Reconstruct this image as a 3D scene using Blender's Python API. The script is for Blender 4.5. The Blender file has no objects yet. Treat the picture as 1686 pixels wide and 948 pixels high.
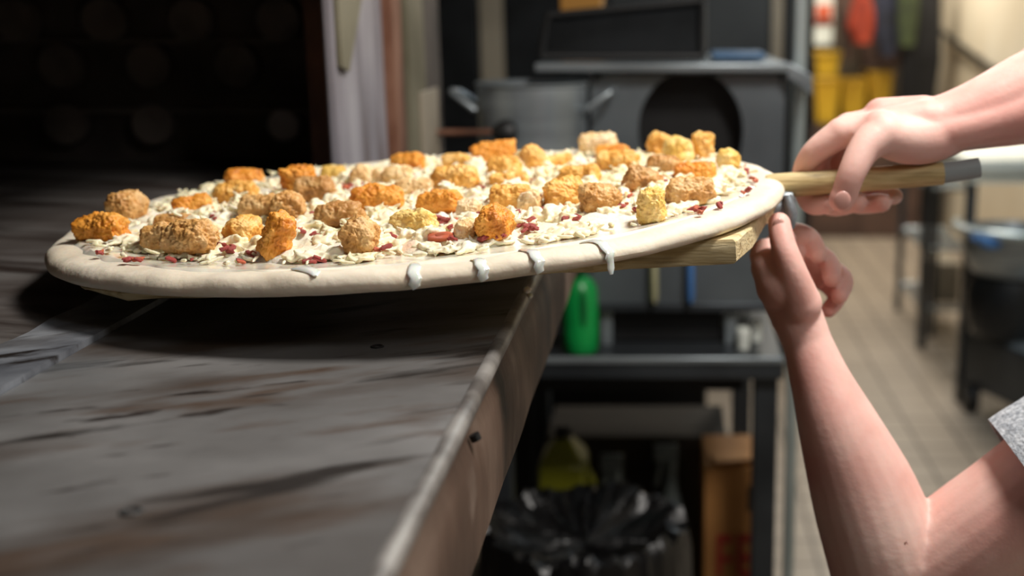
import bpy, bmesh, math, random
import numpy as np
from mathutils import Vector, Matrix, noise as mn
random.seed(7)
S = bpy.context.scene
COL = S.collection
# ------------------------------------------------------------------ camera, world, lights, exposure
F = 2000.0                      # focal length in pixels of a 1686 px wide frame
PX, PY = 1100.0, 474.0          # principal point
TH = math.atan(450/F)
H = 1.45                        # camera height above the floor
c_, s_ = math.cos(TH), math.sin(TH)
cam_d = bpy.data.cameras.new('camera'); cam = bpy.data.objects.new('camera', cam_d); COL.objects.link(cam)
cam.location = (0, 0, H); cam.rotation_euler = (math.pi/2-TH, 0, 0)
cam_d.sensor_width = 36; cam_d.lens = F/1686*36
cam_d.shift_x = -(PX-843)/1686
cam_d.clip_start = 0.02
cam_d.dof.use_dof = True; cam_d.dof.focus_distance = 0.78; cam_d.dof.aperture_fstop = 4.3
S.camera = cam
S.view_settings.view_transform = 'Standard'; S.view_settings.look = 'None'
S.view_settings.gamma = 1; S.view_settings.use_curve_mapping = False
S.view_settings.exposure = 0.0
w = bpy.data.worlds.new('world'); S.world = w; w.use_nodes = True
w.node_tree.nodes['Background'].inputs[0].default_value = (0.75, 0.85, 1.0, 1)
w.node_tree.nodes['Background'].inputs[1].default_value = 0.02
def area(name, loc, size, power, col, aim=None, spread=180):
    d = bpy.data.lights.new(name, 'AREA'); d.shape = 'RECTANGLE'; d.size, d.size_y = size
    d.energy = power; d.color = col; d.spread = math.radians(spread)
    o = bpy.data.objects.new(name, d); COL.objects.link(o); o.location = (loc[0], loc[1], loc[2]+H)
    if aim is not None:
        v = Vector((aim[0], aim[1], aim[2]+H))-o.location
        o.rotation_euler = v.to_track_quat('-Z', 'Y').to_euler()
    return o
area('ceiling_lamp_key', (0.46, 0.84, 0.88), (0.30, 0.26), 21, (1.0, 0.95, 0.89), aim=(0.0, 0.9, -0.15))
area('ceiling_lamp_near', (1.15, -0.15, 1.05), (0.5, 0.4), 8, (1.0, 0.96, 0.93), aim=(0.15, 0.9, -0.2))
area('ceiling_lamp_mid', (0.9, 3.3, 1.2), (1.2, 0.3), 20, (0.8, 0.92, 1.0))
area('ceiling_lamp_aisle', (1.0, 5.0, 1.25), (0.3, 1.2), 42, (1.0, 0.92, 0.8))
area('ceiling_lamp_end', (1.2, 7.4, 1.25), (0.8, 0.3), 60, (1.0, 0.92, 0.78))

# ------------------------------------------------------------------ projection helpers (camera frame origin: Z is relative to the camera)
def ray(px, py):
    u = (px-PX)/F; v = (PY-py)/F
    return Vector((u, c_+v*s_, -s_+v*c_))
def at(px, py, Y):
    d = ray(px, py); p = d*(Y/d.y); p.z += H
    return p
# ------------------------------------------------------------------ materials
def lin(h):
    if isinstance(h, str):
        h = h.lstrip('#'); v = [int(h[i:i+2], 16)/255 for i in (0, 2, 4)]
    else: v = h
    return tuple(x/12.92 if x <= .04045 else ((x+.055)/1.055)**2.4 for x in v)+(1,)
def mat(name, cols, scale=8, rough=.6, metal=0, bump=0, bscale=None, stretch=(1,1,1), rot=(0,0,0), sss=0, coat=0,
        detail=5, emit=None, rough_var=0, layers=(), bdist=.002, warp=0, ssr=(.6,.25,.12)):
    m = bpy.data.materials.new(name); m.use_nodes = True
    nt = m.node_tree; N = nt.nodes; L = nt.links; b = N['Principled BSDF']
    tc = N.new('ShaderNodeTexCoord'); mp = N.new('ShaderNodeMapping')
    mp.inputs['Scale'].default_value = stretch; mp.inputs['Rotation'].default_value = rot
    L.new(tc.outputs['Object'], mp.inputs[0])
    nz = N.new('ShaderNodeTexNoise'); nz.inputs['Scale'].default_value = scale; nz.inputs['Detail'].default_value = detail
    nz.inputs['Distortion'].default_value = warp
    L.new(mp.outputs[0], nz.inputs[0])
    def ramp(src, stops):
        r = N.new('ShaderNodeValToRGB'); e = r.color_ramp.elements
        while len(e) < len(stops): e.new(.5)
        for k, (p, c) in enumerate(stops): e[k].position = p; e[k].color = lin(c)
        L.new(src, r.inputs[0]); return r.outputs[0]
    if isinstance(cols, str): cols = [(0, cols), (1, cols)]
    out = ramp(nz.outputs[0], cols)
    for (col, sc, st, lo, hi, rt) in layers:        # stains: noise patches mixed over the base
        m1 = N.new('ShaderNodeMapping'); m1.inputs['Rotation'].default_value = rt; L.new(tc.outputs['Object'], m1.inputs[0])
        m2 = N.new('ShaderNodeMapping'); m2.inputs['Scale'].default_value = st
        L.new(m1.outputs[0], m2.inputs[0])
        n2 = N.new('ShaderNodeTexNoise'); n2.inputs['Scale'].default_value = sc; n2.inputs['Detail'].default_value = 6
        L.new(m2.outputs[0], n2.inputs[0])
        rg = N.new('ShaderNodeMapRange'); rg.inputs[1].default_value = lo; rg.inputs[2].default_value = hi
        L.new(n2.outputs[0], rg.inputs[0])
        mx = N.new('ShaderNodeMix'); mx.data_type = 'RGBA'
        L.new(rg.outputs[0], mx.inputs[0]); L.new(out, mx.inputs[6]); mx.inputs[7].default_value = lin(col)
        out = mx.outputs[2]
    L.new(out, b.inputs['Base Color'])
    b.inputs['Roughness'].default_value = rough; b.inputs['Metallic'].default_value = metal
    if rough_var:
        rg = N.new('ShaderNodeMapRange'); rg.inputs[3].default_value = rough-rough_var; rg.inputs[4].default_value = rough+rough_var
        rg.inputs[1].default_value = .3; rg.inputs[2].default_value = .7
        L.new(nz.outputs[0], rg.inputs[0]); L.new(rg.outputs[0], b.inputs['Roughness'])
    if sss:
        b.inputs['Subsurface Weight'].default_value = sss; b.inputs['Subsurface Radius'].default_value = ssr
        b.inputs['Subsurface Scale'].default_value = .012
    if coat: b.inputs['Coat Weight'].default_value = coat; b.inputs['Coat Roughness'].default_value = .12
    if bump:
        n3 = N.new('ShaderNodeTexNoise'); n3.inputs['Scale'].default_value = bscale or scale*4; n3.inputs['Detail'].default_value = 6
        L.new(mp.outputs[0], n3.inputs[0])
        bp = N.new('ShaderNodeBump'); bp.inputs['Strength'].default_value = bump; bp.inputs['Distance'].default_value = bdist
        L.new(n3.outputs[0], bp.inputs['Height']); L.new(bp.outputs[0], b.inputs['Normal'])
    if emit: b.inputs['Emission Color'].default_value = lin(emit[0]); b.inputs['Emission Strength'].default_value = emit[1]
    return m
M = {}
M['dough'] = mat('raw_dough', [(.3, '#dacdb6'), (.7, '#e8decb')], 14, .6, bump=.7, bscale=70, sss=.25, layers=[('#d8c8ae', 30, (1,1,1), .58, .8, (0,0,0))])
M['sauce'] = mat('white_sauce', [(.3, '#f1ead6'), (.7, '#f7f2e4')], 20, .18, bump=.35, bscale=55, sss=.3, coat=.6)
M['drip'] = mat('sauce_drip', '#eeece4', 20, .1, sss=.5, coat=1)
M['cheese'] = mat('shredded_cheese', [(.3, '#eddfb4'), (.5, '#f3e8c8'), (.75, '#f8f0dc')], 30, .42, bump=.25, bscale=200, sss=.3)
M['cheese_bed'] = mat('cheese_bed', [(.3, '#eadfc0'), (.5, '#f4ecd6'), (.75, '#f8f2e4')], 35, .45, bump=.7, bscale=140, sss=.3, layers=[('#e6b48c', 22, (1,1,1), .6, .72, (0,0,0))])
TOTC = {'o': ['#b0601c', '#e2922e', '#f2b254'], 'g': ['#c08032', '#ebb054', '#f7d088'], 't': ['#a0703a', '#cf9a56', '#e8c48c'],
        'b': ['#764c20', '#b98446', '#d8ae74'], 'p': ['#cf9c5c', '#ecca92', '#f8e6c6'], 'y': ['#cc9c3c', '#ecc468', '#f7e0a4']}
for k, v in TOTC.items():
    M['tot_'+k] = mat('fried_potato_'+k, [(.28, v[0]), (.48, v[1]), (.72, v[2])], 55, .5, bump=.8, bscale=260, sss=.12, detail=8, bdist=.0015,
                      layers=[(v[2], 120, (1,1,1), .56, .7, (0,0,0)), (v[0], 28, (1,1,1), .6, .78, (0,0,0))])
M['bacon'] = mat('bacon', [(.3, '#7c1a20'), (.5, '#a83a38'), (.7, '#cf8474')], 130, .4, bump=.5, bscale=300, sss=.15)
M['carrot'] = mat('bacon_light', [(.3, '#b4452e'), (.6, '#d5744e')], 90, .4, bump=.4, bscale=300)
M['wood'] = mat('pale_wood', [(.3, '#bfa675'), (.5, '#dcc798'), (.7, '#e8d8b0')], 20, .6, bump=.6, bscale=40, stretch=(1.2, 14, 14), layers=[('#6e5430', 9, (1,10,10), .6, .75, (0,0,0))])
M['stick'] = mat('handle_wood', [(.3, '#a8905e'), (.5, '#cbb581'), (.7, '#d9c795')], 22, .55, bump=.4, bscale=40, stretch=(1, 12, 12), layers=[('#5c4a34', 12, (1.5,8,8), .62, .8, (0,0,0))])
M['bracket'] = mat('worn_bracket', [(.3, '#6a7278'), (.6, '#a2abb0')], 40, .4, metal=.5, bump=.3)
M['tape'] = mat('grey_tape', '#969e9f', 20, .5)
M['ledge'] = mat('stained_steel_ledge', [(.32, '#585654'), (.5, '#6a6968'), (.68, '#7e7d7c')], 6, .5, metal=.25, bump=.15, bscale=60, stretch=(1, 1.5, 1), rough_var=.08,
      layers=[('#433830', 8, (.55, 1.7, 1), .50, .66, (0,0,-.5)), ('#504238', 18, (.5, 2, 1), .56, .68, (0,0,-.45)), ('#211c19', 15, (.42, 2.0, 1), .595, .67, (0,0,-.5)), ('#2a2320', 38, (.45, 2.2, 1), .64, .71, (0,0,-.4)), ('#7c8083', 5, (.8, 1.4, 1), .58, .8, (0,0,-.3))])
M['lip'] = mat('worn_lip', [(.3, '#5c5855'), (.6, '#94918d')], 30, .5, metal=.4, bump=.3, bscale=90, layers=[('#3a302a', 25, (1,.4,1), .6, .72, (0,0,0))])
M['face'] = mat('rusty_front', [(.3, '#3c2d25'), (.5, '#5e4a3e'), (.7, '#7c695c')], 9, .55, metal=.35, bump=.5, bscale=50, stretch=(1, 1.3, .8), layers=[('#1d1714', 13, (1,1.3,.55), .58, .70, (0,.2,0)), ('#948478', 16, (1,1,.8), .6, .8, (0,0,0))])
M['hearth'] = mat('hearth_stone', [(.3, '#3c342f'), (.5, '#5c5754'), (.7, '#74726f')], 9, .5, metal=.1, bump=.3, stretch=(.6, 2, 1), layers=[('#2a211c', 7, (.5,3,1), .52, .66, (0,0,.3))])
M['hearth_edge'] = mat('ashy_edge', [(.3, '#5d6067'), (.5, '#8b8f96'), (.7, '#a9adb2')], 14, .45, metal=.4, bump=.5, stretch=(1, 1.4, 1), layers=[('#2b2624', 30, (.7,2,1), .56, .66, (0,0,-.5)), ('#4a4440', 12, (.8,1.5,1), .5, .7, (0,0,-.5))])
M['soot'] = mat('sooty_wall', [(.3, '#3a332e'), (.6, '#574e47')], 12, .8, bump=.4)
M['soot2'] = mat('sooty_disc', [(.3, '#5c534d'), (.6, '#786e67')], 20, .75, bump=.3)
M['disc_light'] = mat('pale_disc', [(.3, '#b0a8ac'), (.6, '#c8c2c6')], 20, .7)
M['jamb'] = mat('lilac_grey_pillar', [(.3, '#6f6a6e'), (.5, '#8f8b92'), (.7, '#a5a2a8')], 7, .55, metal=.2, bump=.3, stretch=(1,3,.6), layers=[('#6a5752', 8, (1,2,.5), .56, .72, (0,0,0))])
M['rust'] = mat('rusty_iron', [(.3, '#3a2418'), (.5, '#6b4430'), (.7, '#8a6450')], 14, .7, bump=.5, stretch=(1,2,.5))
M['olive'] = mat('greenish_trim', [(.3, '#57523f'), (.6, '#77725f')], 8, .6, bump=.2)
M['darkmetal'] = mat('dark_metal', [(.3, '#181a1c'), (.6, '#2b2e31')], 6, .4, metal=.5)
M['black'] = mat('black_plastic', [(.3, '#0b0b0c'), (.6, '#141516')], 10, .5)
M['blackshine'] = mat('black_liner', [(.3, '#050506'), (.6, '#0b0b0d')], 10, .34, bump=.6, bscale=14, bdist=.02)
M['steel'] = mat('brushed_steel', [(.35, '#838b90'), (.65, '#a2abb0')], 5, .32, metal=.55, stretch=(1,1,6), rough_var=.05)
M['steel_app'] = mat('appliance_steel', [(.35, '#666e74'), (.65, '#7f888e')], 5, .32, metal=.6)
M['steel_bright'] = mat('bright_steel', [(.3, '#a3b2b4'), (.6, '#c3d0d0')], 5, .3, metal=.6)
M['steel_dark'] = mat('dull_steel', [(.3, '#35393d'), (.6, '#4c5156')], 5, .4, metal=.6)
M['fridge'] = mat('cooler_steel', [(.3, '#34373a'), (.6, '#474a4c')], 1.5, .5, metal=.5)
M['beige'] = mat('beige_paint', [(.3, '#8c8272'), (.6, '#a19786')], 3, .6)
M['yellow'] = mat('yellow_plastic', [(.3, '#c6961c'), (.6, '#e0b52e')], 3, .45)
M['white'] = mat('white_plastic', [(.3, '#d5dad2'), (.6, '#e8ece4')], 4, .4)
M['green'] = mat('green_plastic', [(.3, '#0d8b40'), (.6, '#14a44e')], 12, .35, sss=.15)
M['greendark'] = mat('green_liquid', '#0a5c2c', 12, .4)
M['blue'] = mat('blue_lid', '#4c6b8c', 10, .4)
M['blue_streak_latch'] = mat('blue_reflection_latch', '#4d7fc0', 10, .4)  # blue streak reflected in the appliance steel; also the mixer latch
M['cream'] = mat('cream_reflection', '#b8b48e', 10, .4)  # tone of the cream streak reflected in the appliance steel
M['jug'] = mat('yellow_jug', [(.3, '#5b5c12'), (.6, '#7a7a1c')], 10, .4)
M['spray'] = mat('frosted_bottle', [(.3, '#3e4442'), (.6, '#5b6260')], 10, .35)
M['card'] = mat('cardboard', [(.3, '#8a5c2c'), (.6, '#a87640')], 6, .8)
M['redink'] = mat('red_ink', '#8c2418', 10, .7)
M['red'] = mat('red_cloth', [(.3, '#7c2614'), (.6, '#9c361a')], 6, .8)
M['orange'] = mat('orange_sign', '#d8603c', 6, .6)
M['coatblack'] = mat('black_coat', [(.3, '#0d0d0f'), (.6, '#1c1c1f')], 6, .85)
M['coatnavy'] = mat('navy_coat', [(.3, '#14161f'), (.6, '#24283a')], 6, .85)
M['coatgreen'] = mat('green_coat', [(.3, '#2c3420'), (.6, '#414c2c')], 6, .85)
M['coatbrown'] = mat('brown_coat', [(.3, '#3c2c26'), (.6, '#5c463c')], 6, .85)
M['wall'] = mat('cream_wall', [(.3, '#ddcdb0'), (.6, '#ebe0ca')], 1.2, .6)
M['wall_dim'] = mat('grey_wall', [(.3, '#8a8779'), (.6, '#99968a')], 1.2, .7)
M['ceil'] = mat('ceiling_paint', '#8f8c86', 2, .8)
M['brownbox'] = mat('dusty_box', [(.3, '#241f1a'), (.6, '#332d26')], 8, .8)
M['skin'] = mat('skin', [(.3, '#dca296'), (.5, '#eabaae'), (.7, '#f0cbbf')], 16, .56, bump=.22, bscale=260, sss=.28, detail=6, bdist=.001, ssr=(1, .35, .2),
      layers=[('#d98c82', 9, (1,1,1), .54, .8, (0,0,0)), ('#7d4536', 75, (1,1,1), .745, .76, (0,0,0))])
M['nail'] = mat('fingernail', '#dba79c', 10, .25, coat=.4)
M['shirt'] = mat('heather_grey', [(.35, '#8d939a'), (.5, '#adb3ba'), (.65, '#c6cbd0')], 260, .9, bump=.8, bscale=420, detail=2)
M['hair'] = mat('brown_hair', [(.3, '#1d120c'), (.6, '#3a261a')], 60, .5, stretch=(1,1,.1), bump=.5)
def tile_mat():
    m = bpy.data.materials.new('quarry_tile'); m.use_nodes = True; nt = m.node_tree; N = nt.nodes; L = nt.links; b = N['Principled BSDF']
    tc = N.new('ShaderNodeTexCoord'); br = N.new('ShaderNodeTexBrick'); mp = N.new('ShaderNodeMapping')
    mp.inputs['Rotation'].default_value = (0, 0, 0); L.new(tc.outputs['Object'], mp.inputs[0]); L.new(mp.outputs[0], br.inputs[0])
    br.offset = 0; br.squash = 1; br.inputs['Scale'].default_value = 1
    br.inputs['Brick Width'].default_value = .153; br.inputs['Row Height'].default_value = .153
    br.inputs['Mortar Size'].default_value = .006; br.inputs['Mortar Smooth'].default_value = .25
    br.inputs['Color1'].default_value = lin('#988b7c'); br.inputs['Color2'].default_value = lin('#a09384'); br.inputs['Mortar'].default_value = lin('#5e554c')
    nz = N.new('ShaderNodeTexNoise'); nz.inputs['Scale'].default_value = 1.7; L.new(tc.outputs['Object'], nz.inputs[0])
    mx = N.new('ShaderNodeMix'); mx.data_type = 'RGBA'; mx.blend_type = 'MULTIPLY'; mx.inputs[0].default_value = .5
    rp = N.new('ShaderNodeValToRGB'); rp.color_ramp.elements[0].position = .3; rp.color_ramp.elements[0].color = (.6, .6, .6, 1); rp.color_ramp.elements[1].position = .65
    L.new(nz.outputs[0], rp.inputs[0]); L.new(br.outputs[0], mx.inputs[6]); L.new(rp.outputs[0], mx.inputs[7]); L.new(mx.outputs[2], b.inputs['Base Color'])
    b.inputs['Roughness'].default_value = .5
    bp = N.new('ShaderNodeBump'); bp.inputs['Strength'].default_value = .4; bp.inputs['Distance'].default_value = .003
    inv = N.new('ShaderNodeMath'); inv.operation = 'SUBTRACT'; inv.inputs[0].default_value = 1; L.new(br.outputs['Fac'], inv.inputs[1])
    L.new(inv.outputs[0], bp.inputs['Height']); L.new(bp.outputs[0], b.inputs['Normal'])
    return m
M['tile'] = tile_mat()

# ------------------------------------------------------------------ mesh helpers
class MB:
    """collects shapes into one mesh; coordinates are world metres"""
    def __init__(s): s.bm = bmesh.new()
    def add(s, V, Fs):
        vs = [s.bm.verts.new(v) for v in V]
        for f in Fs:
            try: s.bm.faces.new([vs[i] for i in f])
            except ValueError: pass
        return s
    def box(s, x0, x1, y0, y1, z0, z1, R=None):
        V = [Vector((x, y, z)) for z in (z0, z1) for y in (y0, y1) for x in (x0, x1)]
        if R is not None:
            c = Vector(((x0+x1)/2, (y0+y1)/2, (z0+z1)/2)); V = [R @ (v-c)+c for v in V]
        return s.add(V, [(0,2,3,1), (4,5,7,6), (0,1,5,4), (2,6,7,3), (0,4,6,2), (1,3,7,5)])
    def hexa(s, bot, top):
        return s.add(list(bot)+list(top), [(3,2,1,0), (4,5,6,7), (0,1,5,4), (1,2,6,5), (2,3,7,6), (3,0,4,7)])
    def tube(s, pts, rad, seg=12, flat=None, caps=True):
        pts = [Vector(p) for p in pts]; n = len(pts)
        if not hasattr(rad, '__len__'): rad = [rad]*n
        V = []; up = None
        for i, p in enumerate(pts):
            t = (pts[min(i+1, n-1)]-pts[max(i-1, 0)]).normalized()
            if up is None:
                up = Vector((0, 0, 1)) if abs(t.z) < .9 else Vector((1, 0, 0))
            a = up.cross(t).normalized(); b = t.cross(a).normalized(); up = b
            for k in range(seg):
                an = 2*math.pi*k/seg
                V.append(p+(a*math.cos(an)+b*math.sin(an)*(flat or 1))*rad[i])
        Fs = [(i*seg+k, i*seg+(k+1) % seg, (i+1)*seg+(k+1) % seg, (i+1)*seg+k) for i in range(n-1) for k in range(seg)]
        if caps: Fs += [tuple(reversed(range(seg))), tuple((n-1)*seg+k for k in range(seg))]
        return s.add(V, Fs)
    def lathe(s, c, prof, seg=24, axis=(0,0,1), cap=True):
        c = Vector(c); q = Vector((0,0,1)).rotation_difference(Vector(axis))
        V = [c+q @ Vector((r*math.cos(2*math.pi*k/seg), r*math.sin(2*math.pi*k/seg), z)) for r, z in prof for k in range(seg)]
        n = len(prof)
        Fs = [(i*seg+k, i*seg+(k+1) % seg, (i+1)*seg+(k+1) % seg, (i+1)*seg+k) for i in range(n-1) for k in range(seg)]
        if cap: Fs += [tuple(reversed(range(seg))), tuple((n-1)*seg+k for k in range(seg))]
        return s.add(V, Fs)
    def ball(s, c, r, sub=2, R=None):
        rr = Vector(r) if hasattr(r, '__len__') else Vector((r, r, r))
        mtx = Matrix.Translation(Vector(c)) @ (R.to_4x4() if R else Matrix()) @ Matrix.Diagonal(rr.to_4d())
        for i in range(3): pass
        mtx = Matrix.Translation(Vector(c)) @ (R.to_4x4() if R else Matrix()) @ Matrix.Diagonal(Vector((rr.x, rr.y, rr.z, 1)))
        bmesh.ops.create_icosphere(s.bm, subdivisions=sub, radius=1, matrix=mtx); return s
    def caps(s, pts, rad, seg=16):
        """closed tapered capsules along a chain (to be fused by a remesh)"""
        pts = [Vector(p) for p in pts]; rad = list(rad)
        if len(pts) > 2:                       # Catmull-Rom through the joints
            P2, R2 = [], []; K = 4
            for i in range(len(pts)-1):
                a, b, c, d = pts[max(i-1, 0)], pts[i], pts[i+1], pts[min(i+2, len(pts)-1)]
                ra, rb_, rc, rd = rad[max(i-1, 0)], rad[i], rad[i+1], rad[min(i+2, len(pts)-1)]
                for k in range(K):
                    t = k/K; t2, t3 = t*t, t*t*t
                    P2.append((b*2+(c-a)*t+(a*2-b*5+c*4-d)*t2+(b*3-a-c*3+d)*t3)*.5)
                    R2.append((2*rb_+(rc-ra)*t+(2*ra-5*rb_+4*rc-rd)*t2+(3*rb_-ra-3*rc+rd)*t3)*.5)
            pts, rad = P2+[pts[-1]], R2+[rad[-1]]
        s.tube(pts, rad, max(seg, 20))
        for i in range(len(pts)):
            if i in (0, len(pts)-1): s.ball(pts[i], rad[i]*1.0, 4)
            elif i % 4 == 0: s.ball(pts[i], rad[i]*.975, 4)
        return s
    def build(s, name, m, parent=None, smooth=True, bevel=0, origin=None):
        me = bpy.data.meshes.new(name)
        bmesh.ops.recalc_face_normals(s.bm, faces=s.bm.faces)
        if origin is None:
            if parent is None and len(s.bm.verts):
                xs = [v.co for v in s.bm.verts]
                origin = Vector(((min(v.x for v in xs)+max(v.x for v in xs))/2, (min(v.y for v in xs)+max(v.y for v in xs))/2, min(v.z for v in xs)))
            else: origin = Vector((0, 0, 0))
        root = parent
        pw = Matrix()
        if parent is not None: pw = wmat(parent)
        inv = (pw @ Matrix.Translation(Vector(origin))).inverted() if parent is not None else Matrix.Translation(-Vector(origin))
        for v in s.bm.verts: v.co = inv @ v.co
        s.bm.to_mesh(me); s.bm.free()
        if smooth:
            me.shade_smooth(); me.set_sharp_from_angle(angle=math.radians(40))
        me.materials.append(m)
        o = bpy.data.objects.new(name, me); COL.objects.link(o)
        o.location = origin
        if parent is not None: o.parent = parent
        if bevel:
            b = o.modifiers.new('bevel', 'BEVEL'); b.width = bevel; b.segments = 2; b.limit_method = 'ANGLE'
        return o
def wmat(o):
    m = Matrix.LocRotScale(o.location, o.rotation_euler, o.scale)
    return wmat(o.parent) @ m if o.parent else m
def tag(o, label, cat, group=None, kind=None):
    if label: o['label'] = label
    if cat: o['category'] = cat
    if group: o['group'] = group
    if kind: o['kind'] = kind
    return o
def thing(name, label, cat, loc, group=None):
    o = bpy.data.objects.new(name, None); COL.objects.link(o); o.location = loc; o.empty_display_size = .05
    return tag(o, label, cat, group)
def struct(o): o['kind'] = 'structure'; return o
def bx(name, m, x0, x1, y0, y1, z0, z1, parent=None, bevel=0, R=None):       # z relative to the camera height
    return MB().box(x0, x1, y0, y1, z0+H, z1+H, R).build(name, m, parent, bevel=bevel)

# ------------------------------------------------------------------ room shell
XR, YF, XL, YB, ZC = 1.88, 8.6, -2.6, -1.6, 1.32
struct(bx('floor', M['tile'], XL-.1, XR+.1, YB-.1, YF+.1, -H-.1, -H))
struct(bx('ceiling', M['ceil'], XL-.1, XR+.1, YB-.1, YF+.1, ZC, ZC+.1))
struct(bx('wall_right', M['wall'], XR, XR+.1, YB, YF, -H, ZC))
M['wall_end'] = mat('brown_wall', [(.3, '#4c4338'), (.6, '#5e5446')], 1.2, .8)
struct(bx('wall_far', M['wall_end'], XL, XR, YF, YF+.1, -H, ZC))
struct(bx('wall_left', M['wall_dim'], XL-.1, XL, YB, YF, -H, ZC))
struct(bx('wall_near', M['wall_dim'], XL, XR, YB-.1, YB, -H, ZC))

# ------------------------------------------------------------------ the deck oven
DZ = -.20                # deck surface, relative to the camera
XS, XE = -.360, -.105    # hearth seam, outer edge of the landing ledge
ov = thing('deck_oven', 'blackened deck oven with a worn steel landing ledge, open mouth at the left', 'oven', (-.9, .7, 0))
bx('oven_body', M['soot'], -1.5, -.34, -.35, 1.95, -1.35, DZ-.03, ov)
bx('oven_roof', M['soot'], -1.5, XS, -.35, 1.95, .16, 1.0, ov)
bx('oven_back', M['soot'], -1.5, -1.4, -.35, 1.95, DZ-.03, .16, ov)
bx('hearth', M['hearth'], -1.4, XS-.045, -.35, 1.70, DZ-.03, DZ+.0015, ov)
# ragged ashy strip along the front of the hearth
mb = MB(); n = 90; V = []
for i in range(n+1):
    y = -.3+i*(1.33+.3)/n
    w1 = .052+.010*mn.noise(Vector((y*14, 3, 0))); w2 = .0015*mn.noise(Vector((y*45, 9, 0)))
    for x, z in ((XS-w1, DZ-.02), (XS-w1, DZ+.0025), (XS+w2, DZ+.004), (XS+w2, DZ-.02)): V.append((x, y, z+H))
Fs = [(i*4+k, i*4+(k+1) % 4, (i+1)*4+(k+1) % 4, (i+1)*4+k) for i in range(n) for k in range(4)]+[(3,2,1,0), (n*4, n*4+1, n*4+2, n*4+3)]
mb.add(V, Fs).build('hearth_edge', M['hearth_edge'], ov)
bx('side_lining', M['soot'], -1.4, XS, 1.705, 1.95, DZ-.03, .16, ov)
# staggered round bosses on the chamber lining, seen in the dark
def disc_at(px, py, rpx, m, off):
    p = at(px, py, 1.70); r = rpx*1.70/F
    mm = MB().lathe((p.x, 1.706, p.z), [(r*.1, 0), (r*.9, 0), (r, .004), (r, off), (r*.94, off+.004), (r*.1, off+.004)], 28, axis=(0,-1,0))
    return mm.build('lining_disc', m, ov)
for k in range(4): disc_at(35+k*143, 33, 36, M['soot2'], .02)
for k in range(3): disc_at(108+k*143, 107, 36, M['soot2'], .02)
for k in range(2): disc_at(115+k*143, 203, 34, M['soot2'], .02)
disc_at(472, 205, 26, M['disc_light'], .02)['label'] = 'paler disc nearest the pillar'
for k, z in enumerate((.125, .045, -.035, -.13)):
    bx('lining_rib', M['soot2'], -1.4, XS-.02, 1.69, 1.706, z-.003, z+.003, ov, bevel=.001)
# landing ledge, rolled lip, front face
bx('landing_ledge', M['ledge'], XS+.0005, XE-.004, -.35, 1.60, DZ-.022, DZ, ov)
MB().tube([(XE-.002, y, DZ-.0045+H+.0006*mn.noise(Vector((y*20, 0, 0)))) for y in np.linspace(-.35, 1.60, 60)], .0054, 14).build('ledge_lip', M['lip'], ov)
mb = MB(); ny = 60; prof = [(-.002, -.008), (-.0045, -.014), (-.0065, -.02), (-.003, -.03), (-.001, -.05), (-.001, -.078), (-.001, -.086), (-.012, -.088), (-.03, -.088)]
V = []
for i in range(ny+1):
    y = -.35+1.95*i/ny
    for j, (dx, dz) in enumerate(prof):
        V.append((XE+dx+.0012*mn.noise(Vector((y*9, dz*40, 4))), y, DZ+dz+H))
k_ = len(prof)
mb.add(V, [(i*k_+j, i*k_+j+1, (i+1)*k_+j+1, (i+1)*k_+j) for i in range(ny) for j in range(k_-1)])
fo = mb.build('ledge_front', M['face'], ov); so = fo.modifiers.new('solid', 'SOLIDIFY'); so.thickness = .003
MB().tube([(XE+.0005, .62, DZ-.02+H), (XE+.002, .62, DZ-.0235+H)], .003, 10).build('rivet', M['black'], ov)
for hx, hy, hr in ((621, 571, .0042), (216, 843, .0048)):
    q = at(hx, hy, .8); d = ray(hx, hy); q = d*(DZ/d.z)
    MB().lathe((q.x, q.y, DZ+H-.001), [(hr*.3, 0), (hr, 0), (hr, .0014), (hr*.8, .002), (hr*.3, .0008)], 20).build('screw_head', M['black'], ov)
# front pillar and trims of the oven beyond the mouth
bx('front_pillar', M['jamb'], XS-.012, XS+.0, 1.335, 1.565, DZ, .16, ov, bevel=.003)
bx('pillar_return', M['rust'], XS-.05, XS-.012, 1.40, 1.565, DZ, .16, ov)
bx('front_header', M['jamb'], XS-.03, XS+.004, -.35, 1.335, .10, .9, ov)
bx('angle_iron', M['rust'], XS-.01, XS+.012, 1.567, 1.625, DZ-.03, .9, ov, bevel=.002)
bx('door_gap_strip', M['black'], XS-.02, XS-.004, 1.625, 1.69, DZ-.03, .9, ov)
bx('side_trim', M['olive'], XS-.01, XS+.006, 1.69, 1.80, DZ-.03, .9, ov, bevel=.002)
p0 = at(566, 0, 1.34); 
mb = MB(); q = [(1.34, .16), (1.34, -.055), (1.37, -.062), (1.475, .05), (1.475, .16)]
mb.add([(XS+.001, y, z+H) for y, z in q]+[(XS+.006, y, z+H) for y, z in q], [(0,1,2,3,4), (9,8,7,6,5)]+[(i, (i+1) % 5, 5+(i+1) % 5, 5+i) for i in range(5)])
mb.build('gusset_plate', M['olive'], ov)
bx('pale_plate', M['beige'], XS+.006, XS+.012, 1.74, 1.86, DZ-.02, at(700, 148, 1.80).z-H, ov, bevel=.001)
hp = at(706, 218, 1.84)
hnd = MB().tube([(XS+.004, 1.84, hp.z), (XS+.10, 1.84, hp.z+.0005)], .0045, 12).build('handle_rod', M['rust'], ov)
kp = Vector((XS+.112, 1.84, hp.z))
MB().lathe(kp-Vector((.018, 0, 0)), [(.005, 0), (.010, .003), (.018, .014), (.020, .024), (.016, .034), (.006, .038)], 20, axis=(1,0,0)).build('handle_knob', M['black'], hnd)

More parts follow.
